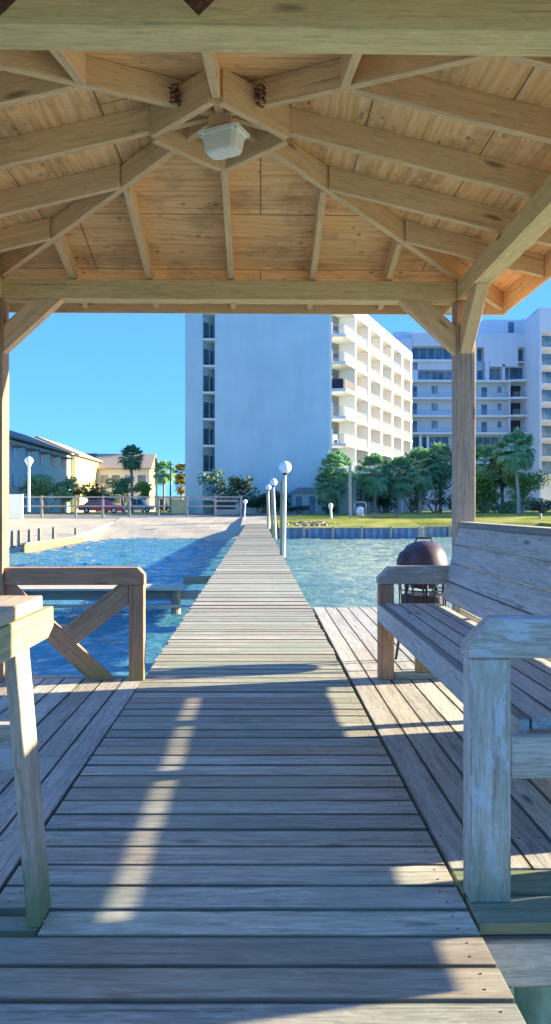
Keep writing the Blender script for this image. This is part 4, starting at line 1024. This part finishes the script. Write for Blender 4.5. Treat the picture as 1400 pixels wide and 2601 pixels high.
# balcony furniture: dark chairs on the front bay
for (z, label) in ((19.05, 'dark balcony chair on the top visible corner balcony of the tower'), (16.25, 'dark balcony chair on the corner balcony one below the top'), (7.85, 'pale balcony chair on the lowest sunlit corner balcony')):
    mt = M['black'] if z > 10 else M['trim']
    c_ = Vector((P0.x + 0.75, P0.y + 0.9, z)); ch = thing('balcony_chair', tuple(c_), label, 'chair', 'chairs on the tower balconies')
    m = MB(); m.b2(c_.x - .25, c_.x + .25, c_.y - .25, c_.y + .25, z + .42, z + .47); m.build('seat', mt, ch)
    m = MB(); m.b2(c_.x - .25, c_.x + .25, c_.y + .22, c_.y + .26, z + .48, z + 1.0); m.build('backrest', mt, ch)
    for a_ in (-.22, .22):
        for b__ in (-.22, .22):
            m = MB(); m.b2(c_.x + a_ - .02, c_.x + a_ + .02, c_.y + b__ - .02, c_.y + b__ + .02, z, z + .42); m.build('leg', mt, ch)

# ------------------------------------------------------------------ stepped block on the right
BYR = 135.0
def bx(x): return P(x, 1289, BYR).x
def bz(y): return P(1200, y, BYR).z
rb = thing('apartment_block', (35, BYR + 5, 0.6), 'stepped pale apartment block with curved balconies behind the palms', 'building')
m = MB(); m.prism([(bx(1000), -0.5), (bx(1000), bz(845)), (bx(1006), bz(838)), (bx(1130), bz(838)), (bx(1205), bz(842)), (bx(1235), bz(806)), (bx(1330), bz(806)), (bx(1340), bz(800)), (bx(1340), -0.5)], (BYR + 1.6, BYR + 12), lambda u, v, t: (u, t, v)); m.build('back_wall', M['grey_st'], rb)
def front(x0, y0, x1, y1, mat='grey_st', nm='facade_panel', yo=0.0, th=1.597):
    m = MB(); m.b2(bx(x0), bx(x1), BYR + yo, BYR + yo + th, bz(y1), bz(y0)); return m.build(nm, M[mat], rb, bevel=0)
front(1048, 846, 1150, 880); front(1000, 860, 1047, 1330)
front(1206, 845, 1340, 882); front(1206, 882, 1212, 965); front(1230, 882, 1316, 917); front(1338, 882, 1340, 965); front(1338, 965, 1345, 1100)
front(1244, 917, 1316, 931); front(1277, 925, 1283, 965); front(1233, 917, 1243, 965); front(1316, 917, 1345, 920)
front(1048, 913, 1205, 919, 'trim', 'band'); front(1048, 940, 1062, 965)
front(1062, 919, 1205, 938, yo=0.5, th=1.09)
def win(x0, y0, x1, y1, yo=1.55, mat='glassd', nm='window', fr=True):
    m = MB(); m.b2(bx(x0), bx(x1), BYR + yo, BYR + yo + 0.045, bz(y1), bz(y0)); w_ = m.build(nm, M[mat], rb)
    if fr:
        f = MB(); xa, xb_, za, zb__ = bx(x0), bx(x1), bz(y1), bz(y0)
        f.b2(xa - .06, xa, BYR + yo - .03, BYR + yo + .04, za - .06, zb__ + .06); f.b2(xb_, xb_ + .06, BYR + yo - .03, BYR + yo + .04, za - .06, zb__ + .06)
        f.b2(xa, xb_, BYR + yo - .03, BYR + yo + .04, zb__, zb__ + .06); f.b2(xa, xb_, BYR + yo - .03, BYR + yo + .04, za - .06, za)
        nmull = max(1, int((xb_ - xa) / 1.3))
        for k in range(1, nmull):
            xx = xa + (xb_ - xa) * k / nmull; f.b2(xx - .03, xx + .03, BYR + yo - .03, BYR + yo - .002, za, zb__)
        ORG[w_.name] = ORG[rb.name]; f.build('frame', M['trim'], w_)
win(1050, 881, 1150, 912); win(1151, 881, 1204, 912)
win(1064, 940, 1153, 962, mat='glassb'); win(1155, 940, 1204, 962, mat='glassb')
win(1213, 883, 1229, 913); win(1318, 885, 1337, 915); win(1213, 937, 1232, 964); win(1244, 933, 1276, 963, mat='glassb'); win(1284, 930, 1300, 963, mat='glassb'); win(1302, 930, 1334, 963)
win(1298, 812, 1313, 840)
for i, yf in enumerate((969, 1013, 1058, 1102)):
    # slab below each balcony row
    m = MB(); za, zb__ = bz(yf + 1.5), bz(yf - 3.5)
    m.prism([(bx(1048), BYR - .3), (bx(1205), BYR - .3), (bx(1230), BYR - .3), (bx(1290), BYR - .3), (bx(1300), BYR - .9), (bx(1318), BYR - 1.2), (bx(1338), BYR - 1.2), (bx(1338), BYR + 1.5), (bx(1048), BYR + 1.5)], (za, zb__), lambda u, v, t: (u, v, t)); m.build('balcony_slab', M['trim'], rb)
    if i < 3:
        y0, y1 = yf + 9, yf + 38
        win(1050, y0, 1064, y1); win(1101, y0 - 1, 1111, y1 - 10, mat='glassb'); win(1113, y0, 1117, y1 - 10, mat='glassb', fr=False); win(1160, y0, 1175, y1, mat='glassb')
        win(1229, y0 + 2, 1244, y1); win(1270, y0, 1281, y1 - 12, mat='glassb'); win(1302, y0 - 2, 1330, y1, mat='dark')
        m = MB(); zz = bz(yf + 41); m.b2(bx(1049), bx(1290), BYR - .25, BYR - .23, zz, zz + 1.0); m.b2(bx(1298), bx(1337), BYR - 1.1, BYR - 1.08, zz, zz + 1.0); m.build('balcony_rail', M['rglass'], rb)
    m = MB(); m.b2(bx(1293), bx(1296), BYR - .2, BYR + 1.5, bz(yf + 40), bz(yf + 2)); m.build('balcony_column', M['grey_st'], rb)
win(1052, 1108, 1145, 1139, mat='glassd'); win(1160, 1108, 1204, 1139); win(1213, 1108, 1272, 1139, mat='glassd')
for xq in (1066, 1085, 1150, 1276):
    m = MB(); m.b2(bx(xq), bx(xq + 6), BYR + 0.2, BYR + 0.8, 0, bz(1104)); m.build('ground_column', M['grey_st'], rb)
m = MB(); m.b2(bx(1048), bx(1144), BYR - .3, BYR + 1.5, bz(1146), bz(1141)); m.build('balcony_slab', M['trim'], rb)
# right wing
rw = thing('apartment_wing', (48, BYR, 0.6), 'pale apartment wing with stacked glazed balconies cut by the right frame edge', 'building')
Xw = bx(1343); YW = 127.0; Xf = P(1371, 1289, YW).x
m = MB(); zc = P(1371, 781, YW).z
m.prism([(Xw, BYR + 8), (Xw, BYR), (Xf, YW), (Xf + 0.35, YW), (Xf + .35, BYR + 8)], (-0.5, zc), lambda u, v, t: (u, v, t)); m.build('side_wall', M['grey_st'], rw)
m = MB(); m.b2(Xf + .352, Xf + 7, YW + 1.9, YW + 10, -0.5, zc); m.build('back_wall', M['grey_st'], rw)
m = MB(); m.b2(Xf + .352, Xf + 7, YW + .02, YW + 1.89, P(1371, 842, YW).z, zc - 0.002); m.build('top_band', M['grey_st'], rw)
yf = 881; k = 0
while yf < 1230:
    z = P(1371, yf, YW).z
    m = MB(); m.b2(Xf + .353, Xf + 7, YW - .1, YW + 1.89, z - .35, z); m.build('balcony_slab', M['trim'], rw)
    m = MB(); m.b2(Xf + .36, Xf + 6.9, YW + 1.8, YW + 1.88, z + .02, z + 2.3); gl = m.build('glazing', M['glassd'], rw)
    m = MB()
    for q in range(3): xx = Xf + 1.2 + q * 2.4; m.prism([(xx - .9, z + .05), (xx - .2, z + 2.0), (xx + .4, z + 2.0), (xx + .8, z + .05)], (YW + 1.70, YW + 1.77), lambda u, v, t: (u, t, v))
    m.build('curtain', M['glassb'], rw)
    m = MB(); m.b2(Xf + .36, Xf + 6.9, YW, YW + .02, z + .02, z + .95); m.build('balcony_rail', M['rglass'], rw)
    yf += 46.2; k += 1

m = MB(); m.b2(54, 66, 74, 112, -0.5, 18.0); m.build('shade_block', M['grey_st'], rw)  # unseen block, added to shade the tower's lower floors and the lawn
# ------------------------------------------------------------------ houses on the left
HX = -25.0
hr = thing('townhouse_row', (-28, 88, 0.6), 'long row of townhouses, painted in shaded blue green and, at the end gable, sunlit cream', 'building')
ye0, ye1, ye2 = 60.0, 96.0, 109.0
def ezp(x, y):   # eave point where pixel ray meets X = HX
    xc = (x - 700) / F; Y = HX / ((xc * CY + SY) / (CY - xc * SY)); return Y, P(x, y, Y).z
Yc, zc1 = ezp(180, 1152); Yd, zc2 = ezp(243, 1160)
EZ = zc1
m = MB(); m.b2(HX - 9, HX, 52, Yc, 0, EZ - 0.3); m.build('wall', M['teal'], hr)
m = MB(); m.b2(HX - 9, HX + 0.6, Yc + .003, Yd, 0, EZ - 0.35); m.build('end_wall', M['yellow'], hr)
m = MB(); m.prism([(HX + 0.55, EZ - 0.2), (HX + .55, EZ - 0.02), (HX - 4.5, EZ + 2.0), (HX - 9.5, EZ - 0.02), (HX - 9.5, EZ - .2)], (51.5, Yc - .02), lambda u, v, t: (u, t, v)); rf = m.build('roof', M['roofsh'], hr)
m = MB(); m.prism([(HX + 1.1, EZ - 0.28), (HX + 1.1, EZ - 0.1), (HX - 4.5, EZ + 2.3), (HX - 9.6, EZ - 0.1), (HX - 9.6, EZ - .28)], (Yc - 0.015, Yd + .5), lambda u, v, t: (u, t, v)); m.build('roof', M['rooft'], hr)
Yq = 56.0; k = 0
while Yq < Yc - 2:
    for zz, hh in ((EZ - 2.2, 1.1), (EZ - 5.0, 1.3)):
        m = MB(); m.b2(HX + .002, HX + .06, Yq, Yq + 1.1, zz, zz + hh); m.build('window', M['glassd'], hr)
    m = MB(); m.b2(HX + .003, HX + 0.9, Yq - .6, Yq + 1.7, EZ - 0.95, EZ - 0.78); m.build('awning', M['roofsh'], hr)
    m = MB(); m.b2(HX + .01, HX + .8, Yq + 2.0, Yq + 3.4, 3.3, 3.45); m.build('balcony_slab', M['fence'], hr)
    Yq += 4.6; k += 1
m = MB(); m.b2(HX + .61, HX + 1.4, Yc + .3, Yd + 1.0, 3.4, 3.55); m.b2(HX + 1.36, HX + 1.4, Yc + .3, Yd + 1.0, 3.56, 4.4); m.build('balcony', M['yellow'], hr)
for q in (0.15, 0.45, 0.72):
    Yw = Yc + (Yd - Yc) * q; m = MB(); m.b2(HX + .602, HX + .66, Yw, Yw + 1.4, EZ - 1.4, EZ - 0.7); m.build('window', M['glassb'], hr)
# second house: shade put into the front's grey, sun into the end wall's yellow
HY = 110.0
A = P(238, 1157, HY); B = P(381, 1156, HY); zr2 = A.z; ze2 = P(300, 1190, HY).z
h2 = thing('house', ((A.x + B.x) / 2, HY + 6, 0.6), 'broad house with shade grey painted on its front and sunlit cream on its gable end', 'building')
m = MB(); m.prism([(HY, 0), (HY, ze2), (HY + 4, zr2 + .3), (HY + 8, ze2), (HY + 8, 0)], (A.x, B.x), lambda u, v, t: (t, u, v)); m.build('wall', M['yellow'], h2)
m = MB(); m.b2(A.x, B.x - .1, HY - .05, HY - .004, 0, ze2 - .05); m.build('shaded_front', M['grey_st'], h2)  # thin sheet whose grey stands for shade on the front
m = MB(); m.prism([(HY - .5, ze2 - .15), (HY - .5, ze2 + .05), (HY + 4, zr2 + .55), (HY + 8.5, ze2 + .05), (HY + 8.5, ze2 - .15), (HY + 4, zr2 + .32)], (A.x - .3, B.x + .3), lambda u, v, t: (t, u, v)); m.build('roof', M['rooft'], h2)
for q in (0.12, 0.32, 0.55, 0.78):
    xx = A.x + (B.x - A.x) * q
    for zz in (ze2 - 2.2, ze2 - 5.2):
        m = MB(); m.b2(xx, xx + 1.2, HY - .09, HY - .052, zz, zz + 1.2); m.build('window', M['glassb'], h2)
A = P(205, 1152, 135); B = P(242, 1152, 135); m = MB()
h3 = thing('house', ((A.x + B.x) / 2, 140, 0.6), 'dark roofed house peeking between the townhouses and the grey fronted house', 'building')
m.b2(A.x, B.x, 135, 146, 0, A.z - .6); m.build('wall', M['teal'], h3)
m = MB(); m.b2(A.x - .4, B.x + .4, 134.6, 146.4, A.z - .597, A.z); m.build('roof', M['roofsh'], h3)
A = P(345, 1262, 150); B = P(475, 1262, 150); m = MB(); m.b2(A.x, B.x, 150, 156, 0, P(400, 1262, 150).z)
h4 = tag(m.build('far_building', M['yellow']), 'low sunlit building far behind the slim palms', 'building')

# unseen trees right of the view, added to shade the lawn
for i, (x, y_, h_, lb) in enumerate(((35, 71, 4.8, 'unseen evergreen added for lawn shade, at the start of the row'), (40, 66, 4.8, 'unseen evergreen added for lawn shade, nearest the water in the row'), (41, 77, 5.0, 'unseen evergreen added for lawn shade, at the back of the row'), (47, 72, 5.2, 'tallest unseen evergreen added for lawn shade'))):
    bush('shade_evergreen', lb, 'tree', (x, y_, h_), (4.2, 4.0, 4.6), 3200, 0.34, 'bush', 70 + i, 'unseen evergreens added for lawn shade')
